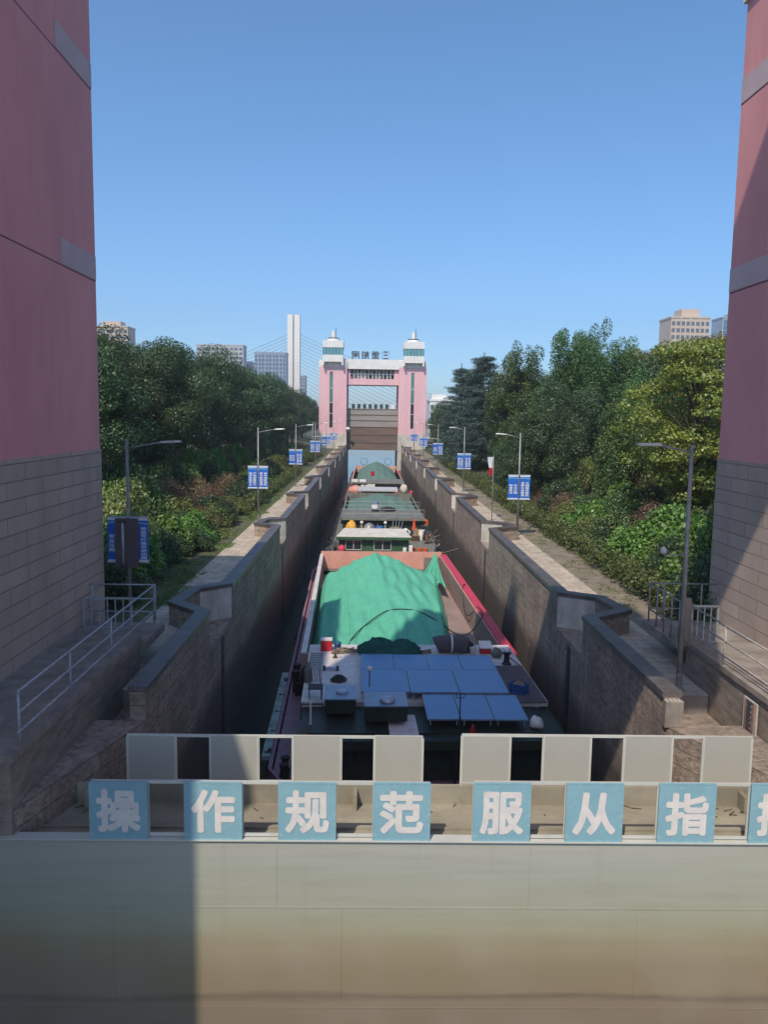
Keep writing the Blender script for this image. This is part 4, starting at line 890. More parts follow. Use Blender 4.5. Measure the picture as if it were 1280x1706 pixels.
r = onroof('water_tank', 'dark green water tank beside the left roof edge of the near barge', 'tank', -2.3, 31.2, -11.2); MB().lathe((0,0,0), [(.28,0),(.32,.1),(.32,1.2),(.2,1.35)], 14).build('drum', MAT['boatgreend'], r, True)
# green net over the hold
def net_z(x, y):                         # local coords of barge one, y 10.6..27.5
    t = max(0, min(1, (y-10.5)/15.8)); xr = x+.8*t
    rid = -10.4+2.15*t**1.1-(.54 if xr < 0 else .44)*abs(xr)**.93*t**1.2
    xc = -.95+.5*t; hw = 3.25+.55*t; e = max(0, abs(x-xc)-(hw-.45)); z = rid-e*2.2
    if y > 26.3: z -= (y-26.3)*1.5
    z += .045*math.sin(9*x+.8*math.sin(1.3*y)+y*.3)*(.35+.65*abs(math.sin(y*.35+x*.4)))+.05*math.sin(x*2.1+.5*math.sin(y))+.035*math.sin(y*1.7+x*3.1)+.02*math.sin(7*x+2*y)
    return max(z, -11.36)
def nx(u, y):
    t = max(0, min(1, (y-10.5)/15.8)); return -.95+.5*t+(2*u-1)*(3.25+.55*t)
nr = MB().grid(lambda u, v: (nx(u, 10.55+17.0*v), 10.55+17.0*v, net_z(nx(u, 10.55+17.0*v), 10.55+17.0*v)), 90, 120).build('debris_net', MAT['net'], smooth=True)
nr.matrix_world = Matrix.Translation((1.95, 23.2, 0)) @ Matrix.Rotation(.028, 4, 'Z'); tag(nr, 'bright green net stretched over the cargo heap of the near barge', 'net')
for x in (-2.3, -1.2, .2, 1.2):
    MB().tube([(x+.03*k*(1 if x > 0 else -.6), 10.6+k*.8, net_z(x+.03*k*(1 if x > 0 else -.6), 10.6+k*.8)+.012) for k in range(20)], .018, 5).build('net_seam', MAT['netdark'] if False else MAT['net'], nr)
hs = [(-2.6,11.0),(-2.3,13),(-1.6,15),(-.5,16.6),(.7,17.0),(1.4,16.6),(1.8,16.0)]
hp = [Vector((1.95,23.2,0))+Matrix.Rotation(.028,3,'Z')@Vector((x,y,net_z(x,y)+.03)) for x, y in hs]
q0 = Vector((1.95,23.2,0)); RM = Matrix.Rotation(.028,3,'Z')
hp += [q0+RM@Vector((3.2,15.4,-10.6)), q0+RM@Vector((4.3,16.5,-9.9)), q0+RM@Vector((4.4,18.5,-9.85))]
hose('dark_hose', 'thin dark hose curving over the green net', hp, .028, MAT['ropedark'], 'hose')
hose('dark_hose', 'loop of dark hose hanging over the right coaming of the near barge', [q0+RM@Vector(p) for p in ((4.35,18.5,-9.9),(4.1,19.5,-10.6),(4.15,21.5,-10.8),(4.3,23.5,-9.95),(4.6,24.5,-9.9))], .028, MAT['ropedark'], 'hose')
# second net hanging at the right bow corner
A = q0+RM@Vector((4.0, 35.6, -9.75))
def fan(u, v):
    e = (q0+RM@Vector((2.2+1.5*u, 26.6+2.5*(1-u), -10.5+.15*math.sin(u*25))))
    p = A.lerp(e, v); p.z -= .25*math.sin(v*3.14); p.x += .06*math.sin(u*22)*v; return p
o = MB().grid(fan, 24, 14).build('debris_net', MAT['net'], smooth=True); tag(o, 'smaller green net piece drawn up to the right bow corner', 'net')
# ---------- barge two
B2 = barge(1.45, 64.6, .004, 41.5, 4.75, (21.5, 38.5, 4.0), 'second barge behind with green cabin, chalky roof and grey green tarp', MAT['boatolive'], MAT['boatgreend'], MAT['boatolive'], MAT['boatgreend'], -9.95)
MB().box(-3.9, 1.9, 1.6, 6.0, ZD, -9.95).build('cabin_wall', MAT['boatgreen'], B2)
for x0, x1 in ((-3.35, -2.0), (-1.0, .45)):
    wn = MB().box(x0+.04, x1-.04, 1.54, 1.60, -10.9, -10.2).build('window', MAT['glassdark'], B2)
    f = MB(); f.box(x0, x1, 1.50, 1.58, -10.2, -10.14); f.box(x0, x1, 1.50, 1.58, -10.96, -10.9); f.box(x0, x0+.05, 1.5, 1.58, -10.9, -10.2); f.box(x1-.05, x1, 1.5, 1.58, -10.9, -10.2); f.box((x0+x1)/2-.03, (x0+x1)/2+.03, 1.5, 1.58, -10.9, -10.2); f.build('frame', MAT['cream'], wn)
MB().prism([(-4.1,1.2),(2.1,1.2),(1.7,6.3),(-3.6,6.3)], -9.95, -9.8).build('cabin_roof', MAT['roofold'], B2)
MB().prism([(-4.1,1.17),(2.1,1.17),(2.1,1.2),(-4.1,1.2)], -10.05, -9.82).build('roof_edge', MAT['boatgreen'], B2)
MB().box(-3.9, 3.9, 12.6, 19.0, ZD, -9.85).build('deckhouse_wall', MAT['boatgreend'], B2)
MB().box(-4.0, 4.0, 12.2, 19.6, -9.85, -9.66).build('deckhouse_roof', MAT['boatolive'], B2)
for z in (-9.2, -8.8):
    MB().tube([(-3.9,12.3,z),(3.9,12.3,z)], .025, 6).build('rail', MAT['pole'], B2); MB().tube([(-3.9,19.4,z),(3.9,19.4,z)], .025, 6).build('rail', MAT['pole'], B2)
for i in range(7): 
    for yy in (12.3, 19.4): MB().tube([(-3.9+i*1.3,yy,-9.66),(-3.9+i*1.3,yy,-8.8)], .025, 6).build('rail_post', MAT['pole'], B2)
def tarp(root, y0, y1, hx, zt, zs, mt, name, label, ph=0.0, edge=-9.95):
    xc, yc, rz = root.location.x, root.location.y, root.rotation_euler.z
    def f(u, v):
        x = -hx+2*hx*u; y = y0+(y1-y0)*v; t = math.sin(min(1, v*1.6)*1.57)*math.sin(min(1, (1-v)*4)*1.57)
        z = zs+(zt-zs)*max(0, 1-(abs(x)/hx)**1.6)*t
        z += .06*math.sin(x*2.4+y*.8+ph)+.04*math.sin(5*x+ph)+.05*math.sin(y*1.3); return (x, y, z)
    o = MB().grid(f, 40, 50).build(name, mt, smooth=True); o.location = (xc, yc, 0); o.rotation_euler.z = rz; return tag(o, label, 'tarp')
tarp(B2, 21.6, 37.2, 3.95, -9.35, -10.5, MAT['netteal'], 'cargo_tarp', 'grey green tarp mounded over the hold of the second barge')
def stuff_at(name, label, cat, p, build): r = empty(name, p, 0, label, cat); build(r); return r
stuff_at('yellow_cover', 'orange yellow tarpaulin bundle on the second barge deck', 'bundle', (-1.6, 73.6, ZD), lambda r: (lump(MB(), (0,0,.75), (.55,.5,.95), 3, 20, .08).build('tarpaulin', MAT['yellow'], r, True), lump(MB(), (-.1,0,.25), (.75,.6,.35), 6, 18, .12).build('skirt', MAT['orange'], r, True)))
stuff_at('dome_cover', 'grey rounded cover beside the blue drum on the second barge', 'cover', (.05, 75.0, ZD), lambda r: MB().lathe((0,0,0), [(.62,0),(.62,.7),(.45,1.15),(.1,1.35)], 16).build('shell', MAT['pole'], r, True))
stuff_at('blue_drum', 'blue plastic drum on the second barge deck', 'drum', (1.0, 74.6, ZD), lambda r: (MB().lathe((0,0,0), [(.38,0),(.42,.1),(.42,1.0),(.36,1.1)], 14).build('barrel', MAT['blue'], r, True), MB().lathe((0,0,1.1), [(.36,0),(.1,.03)], 14).build('lid', MAT['blue'], r)))
def lampb(r): MB().tube([(0,0,0),(0,0,1.3)], .035, 6).build('stalk', MAT['white'], r); lump(MB(), (0,0,1.4), (.16,.16,.16), 1, 14, 0, False).build('globe', MAT['white'], r, True)
stuff_at('globe_light', 'white globe light left of the grey cover on the second barge', 'light', (-.65, 74.8, ZD), lampb); stuff_at('globe_light', 'white globe light right of the blue drum on the second barge', 'light', (1.55, 74.8, ZD), lampb)
stuff_at('scrap_heap', 'brown heap of gear behind the white roof of the second barge', 'heap', (2.5, 75.0, ZD), lambda r: (lump(MB(), (0,0,.4), (.75,.6,.55), 9, 20, .25).build('gear', MAT['rope'], r, True), [MB().bar((-.4+i*.25,0,.2),(-.2+i*.3,.3,1.5),.04).build('bar', MAT['alu'], r) for i in range(4)]))
stuff_at('white_sacks', 'cluster of white sacks and buckets on the second barge', 'sacks', (3.45, 74.4, ZD), lambda r: [lump(MB(), (.3*math.sin(i*2.1),.25*math.cos(i*1.7),.35+.22*(i//3)), (.22,.22,.2), i, 12, .12).build('sack', MAT['white'], r, True) for i in range(7)])
stuff_at('pale_sack', 'pale green grey sack heap at the right of the second barge deck', 'sacks', (4.9, 75.0, ZD), lambda r: [lump(MB(), (-.4+.4*i,0,.4), (.35,.4,.38), i+4, 14, .12).build('sack', MAT['luminaire'], r, True) for i in range(3)])
def flagb(r): MB().tube([(0,0,0),(0,0,1.9)], .025, 6).build('pole', MAT['pole'], r); MB().grid(lambda u, v: ((u-.5)*(.1+.3*v), .05*math.sin(u*9), 1.9-1.1*v), 6, 5).build('cloth', MAT['orange'], r, True)
stuff_at('orange_flag', 'furled orange red flag on the second barge deck', 'flag', (4.2, 74.4, ZD), flagb)
def drumtop(r): MB().lathe((0,0,0), [(.36,0),(.38,.15),(.38,.32)], 14).build('lower_drum', MAT['navy'], r); MB().lathe((0,0,.32), [(.385,0),(.385,.42)], 14).build('white_band', MAT['white'], r); MB().lathe((0,0,.74), [(.38,0),(.36,.3),(.1,.34)], 14).build('upper_drum', MAT['sheetblue'], r)
stuff_at('banded_drum', 'dark drum with a white band on the deckhouse roof of the second barge', 'drum', (.65, 82.6, -9.66), drumtop)
stuff_at('dark_raft', 'low dark rounded bundle beside the banded drum', 'bundle', (2.0, 83.0, -9.66), lambda r: lump(MB(), (0,0,.15), (.8,.5,.28), 2, 18, .1).build('cover', MAT['black'], r, True))
stuff_at('plant_pots', 'leafy potted plants on the right stern deck of the second barge', 'plants', (4.3, 66.8, ZD), lambda r: [MB().lathe((-.5+.5*i,0,0), [(.16,0),(.22,.35)], 10).build('pot', MAT['orange'], r) for i in range(3)])
stuff_at('white_jerrycans', 'two white jerrycans on the stern deck edge of the second barge', 'cans', (3.0, 66.0, ZD), lambda r: [MB().box(-.15+.5*i,.15+.5*i,-.12,.12,0,.5+.2*i).build('can', MAT['white'], r, bevel=.04) for i in range(2)])
stuff_at('pink_bundle', 'pink red bundle at the left stern of the second barge', 'bundle', (-2.2, 66.0, ZD), lambda r: lump(MB(), (0,0,.3), (.3,.3,.35), 2, 14, .15).build('cloth', MAT['pinkcloth'], r, True))
for i, (x, y, l) in enumerate(((-2.9, 67.5, 'tangled anchor gear on the left stern of the second barge'), (5.6, 72.5, 'dark pipes and gear at the right side of the second barge'))):
    r = empty('deck_gear', (x, y, ZD), 0, l, 'gear'); rg = random.Random(i+30)
    for k in range(14): MB().bar((rg.uniform(-.8,.6), rg.uniform(-1.5,1.5), rg.uniform(0,.4)), (rg.uniform(-.6,.8), rg.uniform(-1.5,1.5), rg.uniform(.3,1.1)), .05).build('bar', [MAT['pole'], MAT['dark'], MAT['boatolive']][k % 3], r)
# ---------- barge three
B3 = barge(1.25, 107.5, .0, 62, 4.7, (22, 53, 3.9), 'third barge at the far end passing below the raised gate', MAT['boatolive'], MAT['hullred'], MAT['coral'], MAT['boatgreend'], -9.95)
MB().box(-2.3, 2.1, 1.2, 5.0, ZD, -9.95).build('wheelhouse', MAT['boatolive'], B3); MB().box(-2.8, 2.6, .7, 5.5, -9.95, -9.75).build('wheelhouse_roof', MAT['luminaire'], B3)
for x0, x1 in ((-1.9, -.3), (.1, 1.7)): MB().box(x0, x1, 1.12, 1.2, -10.8, -10.1).build('window', MAT['glassdark'], B3)
MB().box(-3.8, 3.8, 13.5, 20.5, ZD, -9.95).build('deckhouse_wall', MAT['brown'], B3); MB().box(-4.0, 4.0, 13.0, 20.8, -9.95, -9.8).build('deckhouse_roof', MAT['boatolive'], B3)
MB().box(-2.7, -1.6, 12.9, 13.45, ZD, -10.1).build('door', MAT['rust'], B3); MB().box(-1.5, -.4, 12.9, 13.45, ZD, -10.0).build('white_locker', MAT['white'], B3)
tarp(B3, 22.2, 53, 3.3, -8.5, -10.3, MAT['netteal'], 'cargo_tarp', 'grey green tarp peaked over the hold of the third barge', 2.0)
for x in (-2.4, 2.5):
    r = empty('bow_davit', (1.25+x, 165.5, ZD+.2), 0, 'thin round hoop davit on the third barge bow, %s side' % ('left' if x < 0 else 'right'), 'davit')
    MB().tube([(.7*math.cos(i*.4), 0, 1.9+.7*math.sin(i*.4)) for i in range(17)], .045, 5).build('hoop', MAT['dark'], r); MB().tube([(0,0,0),(0,0,1.2)], .06, 6).build('post', MAT['dark'], r); MB().box(-.9,.9,-.2,.2,.3,.6).build('windlass', MAT['boatgreend'], r)
stuff_at('pink_cover', 'dusty pink cover on the left deck of the third barge', 'cover', (-2.0, 117.5, ZD), lambda r: lump(MB(), (0,0,.5), (1.0,.8,.7), 3, 18, .12).build('cloth', MAT['coral'], r, True))
stuff_at('laundry_row', 'row of red and white washing under the third barge canopy', 'laundry', (3.3, 118.0, -10.2), lambda r: [MB().grid(lambda u, v, k=k: (-1.0+.5*k+.36*u, .05*math.sin(u*6), -.9*v), 4, 4).build('garment', MAT['pinkcloth'] if k % 2 else MAT['white'], r, True) for k in range(4)])
stuff_at('blue_crate', 'bright blue crate pile on the third barge deck', 'crates', (.9, 117.8, ZD), lambda r: [MB().box(-.5+.45*k,-.1+.45*k,-.3,.3,0,.5+.2*(k%2)).build('crate', MAT['blue'], r, bevel=.02) for k in range(3)])
stuff_at('white_boards', 'white boards leaning on the third barge deckhouse', 'boards', (-.7, 119.0, ZD), lambda r: [MB().box(-.5+.6*k,-.05+.6*k,-.05,.05,0,1.2).build('board', MAT['white'], r) for k in range(2)])
stuff_at('pale_cover', 'pale pink cover at the right edge of the third barge', 'cover', (5.1, 118.5, ZD), lambda r: lump(MB(), (0,0,.6), (.6,.8,.8), 5, 18, .1).build('cloth', MAT['plaster'], r, True))
stuff_at('white_crates', 'two long white crates on the left roof of the third barge', 'crates', (-1.6, 122.0, -9.8), lambda r: [MB().box(-1.1+1.2*k,-.1+1.2*k,-.4,.4,0,.35).build('crate', MAT['white'], r, bevel=.03) for k in range(2)])
def redflags(r): MB().tube([(0,0,0),(0,0,1.6)], .03, 6).build('pole', MAT['pole'], r); MB().grid(lambda u, v: (.6*u, .05*math.sin(u*9), 1.6-.7*v), 6, 4).build('cloth', MAT['red'], r, True)
stuff_at('red_pennant', 'small red pennant on the roof of the third barge', 'flag', (.2, 122.0, -9.8), redflags)
# small deck gear
def bucket(r, m): MB().lathe((0,0,0), [(.11,0),(.15,.28),(.16,.3)], 10).build('pail', m, r, True); MB().tube([(-.15,0,.28),(0,0,.42),(.15,0,.28)], .008, 5).build('handle', MAT['dark'], r)
def gasb(r, m): MB().lathe((0,0,0), [(.13,0),(.15,.05),(.15,.5),(.06,.6),(.06,.68)], 12).build('bottle', m, r, True); MB().tube([(.08*math.cos(i*.7), .08*math.sin(i*.7), .72) for i in range(10)], .012, 5).build('valve_ring', MAT['dark'], r)
def cratef(r, m):
    q = MB()
    for k in range(3): q.box(-.3,.3,-.2,-.18,.02+k*.12,.1+k*.12); q.box(-.3,.3,.18,.2,.02+k*.12,.1+k*.12); q.box(-.3,-.28,-.18,.18,.02+k*.12,.1+k*.12); q.box(.28,.3,-.18,.18,.02+k*.12,.1+k*.12)
    q.box(-.3,.3,-.2,.2,0,.02); q.build('crate_body', m, r); lump(MB(), (0,0,.25), (.24,.15,.16), 3, 10, .2).build('contents', MAT['rope'], r, True)
def coilf(r, m): MB().tube([((.3-.004*i)*math.cos(i*.5), (.3-.004*i)*math.sin(i*.5), .03+.0035*i) for i in range(46)], .03, 6).build('coil', m, r, True)
def sackf(r, m): lump(MB(), (0,0,.16), (.3,.22,.2), 7, 14, .14).build('sack_body', m, r, True); lump(MB(), (.25,0,.26), (.07,.06,.08), 2, 8, .1).build('tied_neck', m, r, True)
KF = {'bucket': bucket, 'gas_bottle': gasb, 'crate': cratef, 'rope_coil': coilf, 'sack': sackf}
GEAR = [  # kind, x, y, z, paint, label
 ('bucket', -1.2, 32.3, -9.5, 'blue', 'blue bucket between the red box and the rope coil on the near barge roof'), ('bucket', 4.3, 31.9, -9.5, 'white', 'white bucket left of the red box with sloping lid'),
 ('rope_coil', 3.6, 31.25, -9.5, 'rope', 'round rope coil lying before the canvas roll'), ('sack', 5.2, 31.5, -9.5, 'boatolive', 'olive sack at the right far corner of the near barge roof'),
 ('gas_bottle', -2.1, 28.2, -9.5, 'boatolive', 'grey gas bottle between the ladder and the folding chair'), ('rope_coil', -1.0, 28.4, -9.5, 'ropedark', 'dark hose coil on the white roof left of the solar panels'),
 ('crate', 5.3, 27.2, -9.46, 'blue', 'blue crate on the brown canvas at the right of the near barge roof'), ('sack', 5.4, 24.6, -9.72, 'white', 'white sack at the near right corner behind the solar panels'),
 ('bucket', -2.7, 35.5, -11.2, 'red', 'red bucket on the left side deck of the near barge'), ('rope_coil', -2.9, 38.5, -11.2, 'rope', 'rope coil on the left side deck of the near barge'), ('rope_coil', 6.1, 38.0, -11.2, 'ropedark', 'dark rope coil on the right side deck of the near barge'),
 ('gas_bottle', 6.0, 34.5, -11.2, 'blue', 'blue gas bottle on the right side deck of the near barge'), ('crate', 1.9, 60.8, -11.2, 'blue', 'blue crate on the bow deck of the near barge')]
rg = random.Random(21); cs = ['blue', 'red', 'white', 'boatolive', 'rope', 'yellow', 'coral', 'navy', 'sheetblue', 'rust']; ks_ = list(KF)
for (k, x, y, z, m, l) in GEAR: KF[k](empty(k, (x, y, z), rg.uniform(0, 3), l, k.replace('_', ' ')), MAT[m])
for i in range(44):
    k = ks_[rg.randrange(5)]; a = i < 28
    x, y = (rg.uniform(-2.4, 5.6), rg.uniform(71.4, 76.4)) if a else (rg.uniform(-2.6, 5.2), rg.uniform(113.5, 119.8))
    m = cs[rg.randrange(len(cs))]; q = empty(k, (x, y, -11.2), rg.uniform(0, 3), ('small %s among the deck gear of the %s barge' % (k.replace('_', ' '), 'second' if a else 'third')), k.replace('_', ' '), 'small deck gear of the %s barge' % ('second' if a else 'third')); KF[k](q, MAT[m]); q.scale = (1.3, 1.3, 1.5)
# people
person((5.45, 77.2, ZD), 2.6, 'crew member in an orange red jacket standing on the second barge deck', MAT['orange'], MAT['navy'])
person((5.6, 107.2, ZD+.0), .4, 'crew member in a bright pink red jacket at the stern of the third barge', MAT['pinkcloth'], MAT['navy'])
person((5.5, 147.5, ZD), 2.9, 'distant crew member in white and red on the third barge side deck', MAT['red'], MAT['navy'], hat=MAT['white'])
pn = person((5.1, 61.2, ZD), -1.2, 'crew member in dark clothes bending over a long pole on the near barge bow', MAT['navy'], MAT['navy'], .55, (.3,.35,1.05), (-.2,.4,.95))
r = empty('boat_hook', (5.5, 61.2, ZD+.75), 0, 'long pale pole held out over the water towards the right wall', 'pole'); MB().tube([(-.3,0,0),(1.45,.6,.42)], .03, 6).build('shaft', MAT['rope'], r)
# ---- END PART 3
# ================================================================ VEGETATION
def leaf_mesh(name, m, clumps, n_per, size, seed, up=.35, aspect=.55, shell=.55, droop=0.0, floor=None):
    """many separate leaf faces gathered round clump centres (cx,cy,cz,rx,ry,rz)"""
    rng = np.random.default_rng(seed); C_ = np.array(clumps, float); w_ = (C_[:,3]*C_[:,4]+C_[:,5]*C_[:,3]); w_ = w_/w_.sum()
    Nn = int(n_per*len(C_)); idx = rng.choice(len(C_), Nn, p=w_)
    d = rng.normal(size=(Nn,3)); d /= np.linalg.norm(d, axis=1)[:,None]
    rad = shell+(1.08-shell)*rng.random(Nn)**.6
    p = C_[idx,:3]+d*C_[idx,3:6]*rad[:,None]; p[:,2] -= droop*np.linalg.norm(d[:,:2], axis=1)**2*C_[idx,5]
    if floor is not None: p[:,2] = np.maximum(p[:,2], floor+.1*rng.random(Nn))
    nrm = d+np.array([0,0,up])+rng.normal(scale=.55, size=(Nn,3)); nrm /= np.linalg.norm(nrm, axis=1)[:,None]
    t = np.cross(nrm, rng.normal(size=(Nn,3))); t /= np.linalg.norm(t, axis=1)[:,None]; b = np.cross(nrm, t)
    s = size*(.55+.9*rng.random(Nn))[:,None]
    fold = nrm*s*.12
    V = np.stack([p-t*s, p-b*s*aspect+fold, p+t*s, p+b*s*aspect+fold], 1).reshape(-1, 3)
    me = bpy.data.meshes.new(name); me.vertices.add(4*Nn); me.vertices.foreach_set('co', V.ravel())
    me.loops.add(4*Nn); me.loops.foreach_set('vertex_index', np.arange(4*Nn, dtype=np.int32))
    me.polygons.add(Nn); me.polygons.foreach_set('loop_start', np.arange(0, 4*Nn, 4, dtype=np.int32)); me.polygons.foreach_set('loop_total', np.full(Nn, 4, dtype=np.int32))
    me.materials.append(m); me.update(calc_edges=True); me.validate(); return me
def trunk_mesh(h, r, clumps, seed, n=14, lean=.3):
    rg = random.Random(seed); q = MB(); top = Vector((rg.uniform(-lean, lean), rg.uniform(-lean, lean), h))
    q.tube([(0,0,-.3), top*.35+Vector((.1,.05,0)), top*.7, top], r, 9, r*.3)
    for c in rg.sample(list(clumps), min(n, len(clumps))):
        t = min(.95, max(.2, (c[2]-1.0)/h*.75)); a = top*t; e = Vector(c[:3]); mid = a.lerp(e, .5)+Vector((0,0,.3))
        q.tube([a, mid, e], r*.38, 6, r*.08)
    return q.mesh('trunk', MAT['bark'], True)
def blob_clumps(seed, n, rx, ry, z0, z1, cr, taper=0.0, inner=.3):
    rg = random.Random(seed); out = []; zc = (z0+z1)/2; rz = (z1-z0)/2
    for i in range(n):
        a = rg.uniform(0, 6.283); ph = math.asin(rg.uniform(-.95, 1)); k = rg.uniform(inner, 1.0)**.6*(1-.0)
        z = zc+rz*math.sin(ph)*k; w_ = math.cos(ph)*k*(1-taper*max(0, (z-z0)/(z1-z0)))
        r_ = cr*rg.uniform(.65, 1.3); out.append((rx*w_*math.cos(a), ry*w_*math.sin(a), z, r_, r_, r_*.75))
    return out
PROTO = {}
def proto(kind, crown, trunk): PROTO.setdefault(kind, []).append((crown, trunk))
for sd in (1, 2, 3):
    c = blob_clumps(sd, 70, 4.2, 4.2, 2.2, 12.2, 1.25); proto('camphor', leaf_mesh('crown', L_camphor, c, 760, .088, sd), trunk_mesh(8.5, .26, c, sd))
for sd in (4, 5):
    c = [(a, b, z, r_*.72, r_*.72, r_*1.5) for a, b, z, r_, r2_, r3_ in blob_clumps(sd, 84, 2.8, 2.8, 1.6, 13.4, .85, .30)]
    for k in range(10):
        a = k*.63; c.append((1.9*math.cos(a)*random.Random(k+sd).uniform(.3,1), 1.9*math.sin(a)*random.Random(k).uniform(.3,1), 12.5+2.0*random.Random(k*3+sd).random(), .42, .42, .95))
    proto('poplar', leaf_mesh('crown', L_light, c, 480, .085, sd, up=.2, aspect=.45), trunk_mesh(12.5, .22, c, sd))
for sd in (6, 7):                                     # deodar: drooping whorls of flat boughs
    rg = random.Random(sd); c = []
    for k in range(26):
        z = 1.6+k*.5; L_ = 4.2*(1-(z-1.2)/14.6)**.85+.25
        for j in range(8):
            a = rg.uniform(0, 6.283); LL = L_*rg.uniform(.55, 1.15)
            for t in (.35, .6, .82, 1.0):
                c.append((LL*t*math.cos(a), LL*t*math.sin(a), z+.5*t-.6*t*t*LL/4+rg.uniform(-.15,.15), .8*(1.15-t*.5), .8*(1.15-t*.5), .24))
    for k in range(5): c.append((.1*k*.3, 0, 14.2+k*.25, .14, .14, .3))
    tm = MB(); tm.tube([(0,0,-.3),(0,0,7),(0,0,15.2)], .26, 9, .03)
    proto('deodar', leaf_mesh('crown', L_cedar, c, 60, .10, sd, up=.6, aspect=.3, shell=.1), tm.mesh('trunk', MAT['bark'], True))
for sd in (8, 9):                                     # turning maple: tiered sprays
    rg = random.Random(sd); c = []
    for k in range(105):
        a = rg.uniform(0, 6.283); z = rg.uniform(2.4, 11.2); R0 = 3.9*math.sin(min(1, (z-1.8)/5)*1.57)*(1-max(0, z-8)/5.5); q = R0*rg.uniform(.45, 1.05)
        c.append((q*math.cos(a), q*math.sin(a), z, .95, .95, .42))
    proto('maple', leaf_mesh('crown', L_yellow, c, 330, .078, sd, up=.7, aspect=.75, droop=.5), trunk_mesh(9.5, .2, c, sd, 26))
for sd in (10, 11):                                   # juniper: upright sprays
    rg = random.Random(sd); c = []
    for k in range(90):
        a = rg.uniform(0, 6.283); q = rg.uniform(.2, 1)**.5; z = rg.uniform(.8, 8.8)*(1-.25*q); c.append((2.9*q*math.cos(a)*(1.05-z/14), 2.9*q*math.sin(a)*(1.05-z/14), z, .42, .42, 1.05))
    proto('juniper', leaf_mesh('crown', L_juniper, c, 330, .085, sd, up=.2, aspect=.35), trunk_mesh(6.5, .2, c, sd))
BUSHM = {'vine': L_vine, 'olive': L_olive, 'red': L_red, 'dark': L_dark, 'light': L_light}
for bk, bm in BUSHM.items():
    for sd in (20, 21):
        rg = random.Random(sd); c = []
        for k in range(38):
            a = rg.uniform(0, 6.283); q = rg.random()**.5; h = 1.75*(1-.62*q*q)*rg.uniform(.45, 1.12); c.append((1.45*q*math.cos(a), 1.45*q*math.sin(a), h, .48, .48, .4))
        st = MB(); rg = random.Random(sd)
        for k in range(7): a = k*.9; st.tube([(0,0,-.2), (.5*math.cos(a), .5*math.sin(a), .7), (1.0*math.cos(a), 1.0*math.sin(a), 1.4)], .035, 5, .012)
        proto(bk, leaf_mesh('foliage', bm, c, 230, .06 if bk != 'vine' else .08, sd, up=.6, aspect=.6 if bk != 'red' else .3), st.mesh('stem', MAT['bark'], True))
def gz(x):
    return ZP-.05+min(1, max(0, (abs(x)-12)/8))*1.5
def plant(kind, i, x, y, h, wd=None, label='', name='tree', cat='tree', group=None, z=None, base_h=None):
    me, tm = PROTO[kind][i % len(PROTO[kind])]; H = {'camphor': 12.9, 'poplar': 14.6, 'deodar': 15.3, 'maple': 11.4, 'juniper': 9.3}.get(kind, 2.15)
    W_ = {'camphor': 10.4, 'poplar': 6.6, 'deodar': 8.8, 'maple': 9.2, 'juniper': 6.4}.get(kind, 3.6)
    s = h/H; r = empty(name, (x, y, gz(x) if z is None else z), (x*7.3+y*3.1) % 6.28, label, cat, group); sx = (wd/W_) if wd else s; r.scale = (sx, sx, s)
    o = bpy.data.objects.new('trunk' if name != 'bush' else 'stem', tm); link(o, r); o = bpy.data.objects.new('crown' if name != 'bush' else 'foliage', me); link(o, r); return r
# left wood: front row of evergreens, then the row behind
rowL = [(-17.5, 47, 11.6), (-19.5, 56, 12.6), (-17.2, 65, 12.2), (-18.6, 75, 13.2), (-17.0, 86, 13.4), (-18.5, 97, 13.0), (-16.8, 109, 13.6), (-18, 121, 13.0), (-16.8, 134, 13.0), (-17.5, 148, 12.8), (-16.5, 162, 12.2), (-16.8, 176, 12.0)]
for i, (x, y, h) in enumerate(rowL):
    plant('camphor', i, x, y, h, h*.86, 'dark round evergreen, tree %d of the left front row counted from the near tower' % (i+1), group='evergreens of the left wood')
for i, (x, y, h) in enumerate([(-27, 60, 13.2), (-27.5, 72, 13.6), (-26, 84, 14.0), (-27, 98, 13.6), (-26, 114, 13.4), (-25, 132, 13.2), (-26, 152, 13), (-34, 78, 14.2), (-35, 95, 14.2), (-22, 200, 12), (-18, 215, 11.5), (-24, 232, 12), (-17, 245, 11)]):
    plant('camphor', i+1, x, y, h, h*.95, 'evergreen tree in the back rows of the left wood', group='back row trees of the left wood')
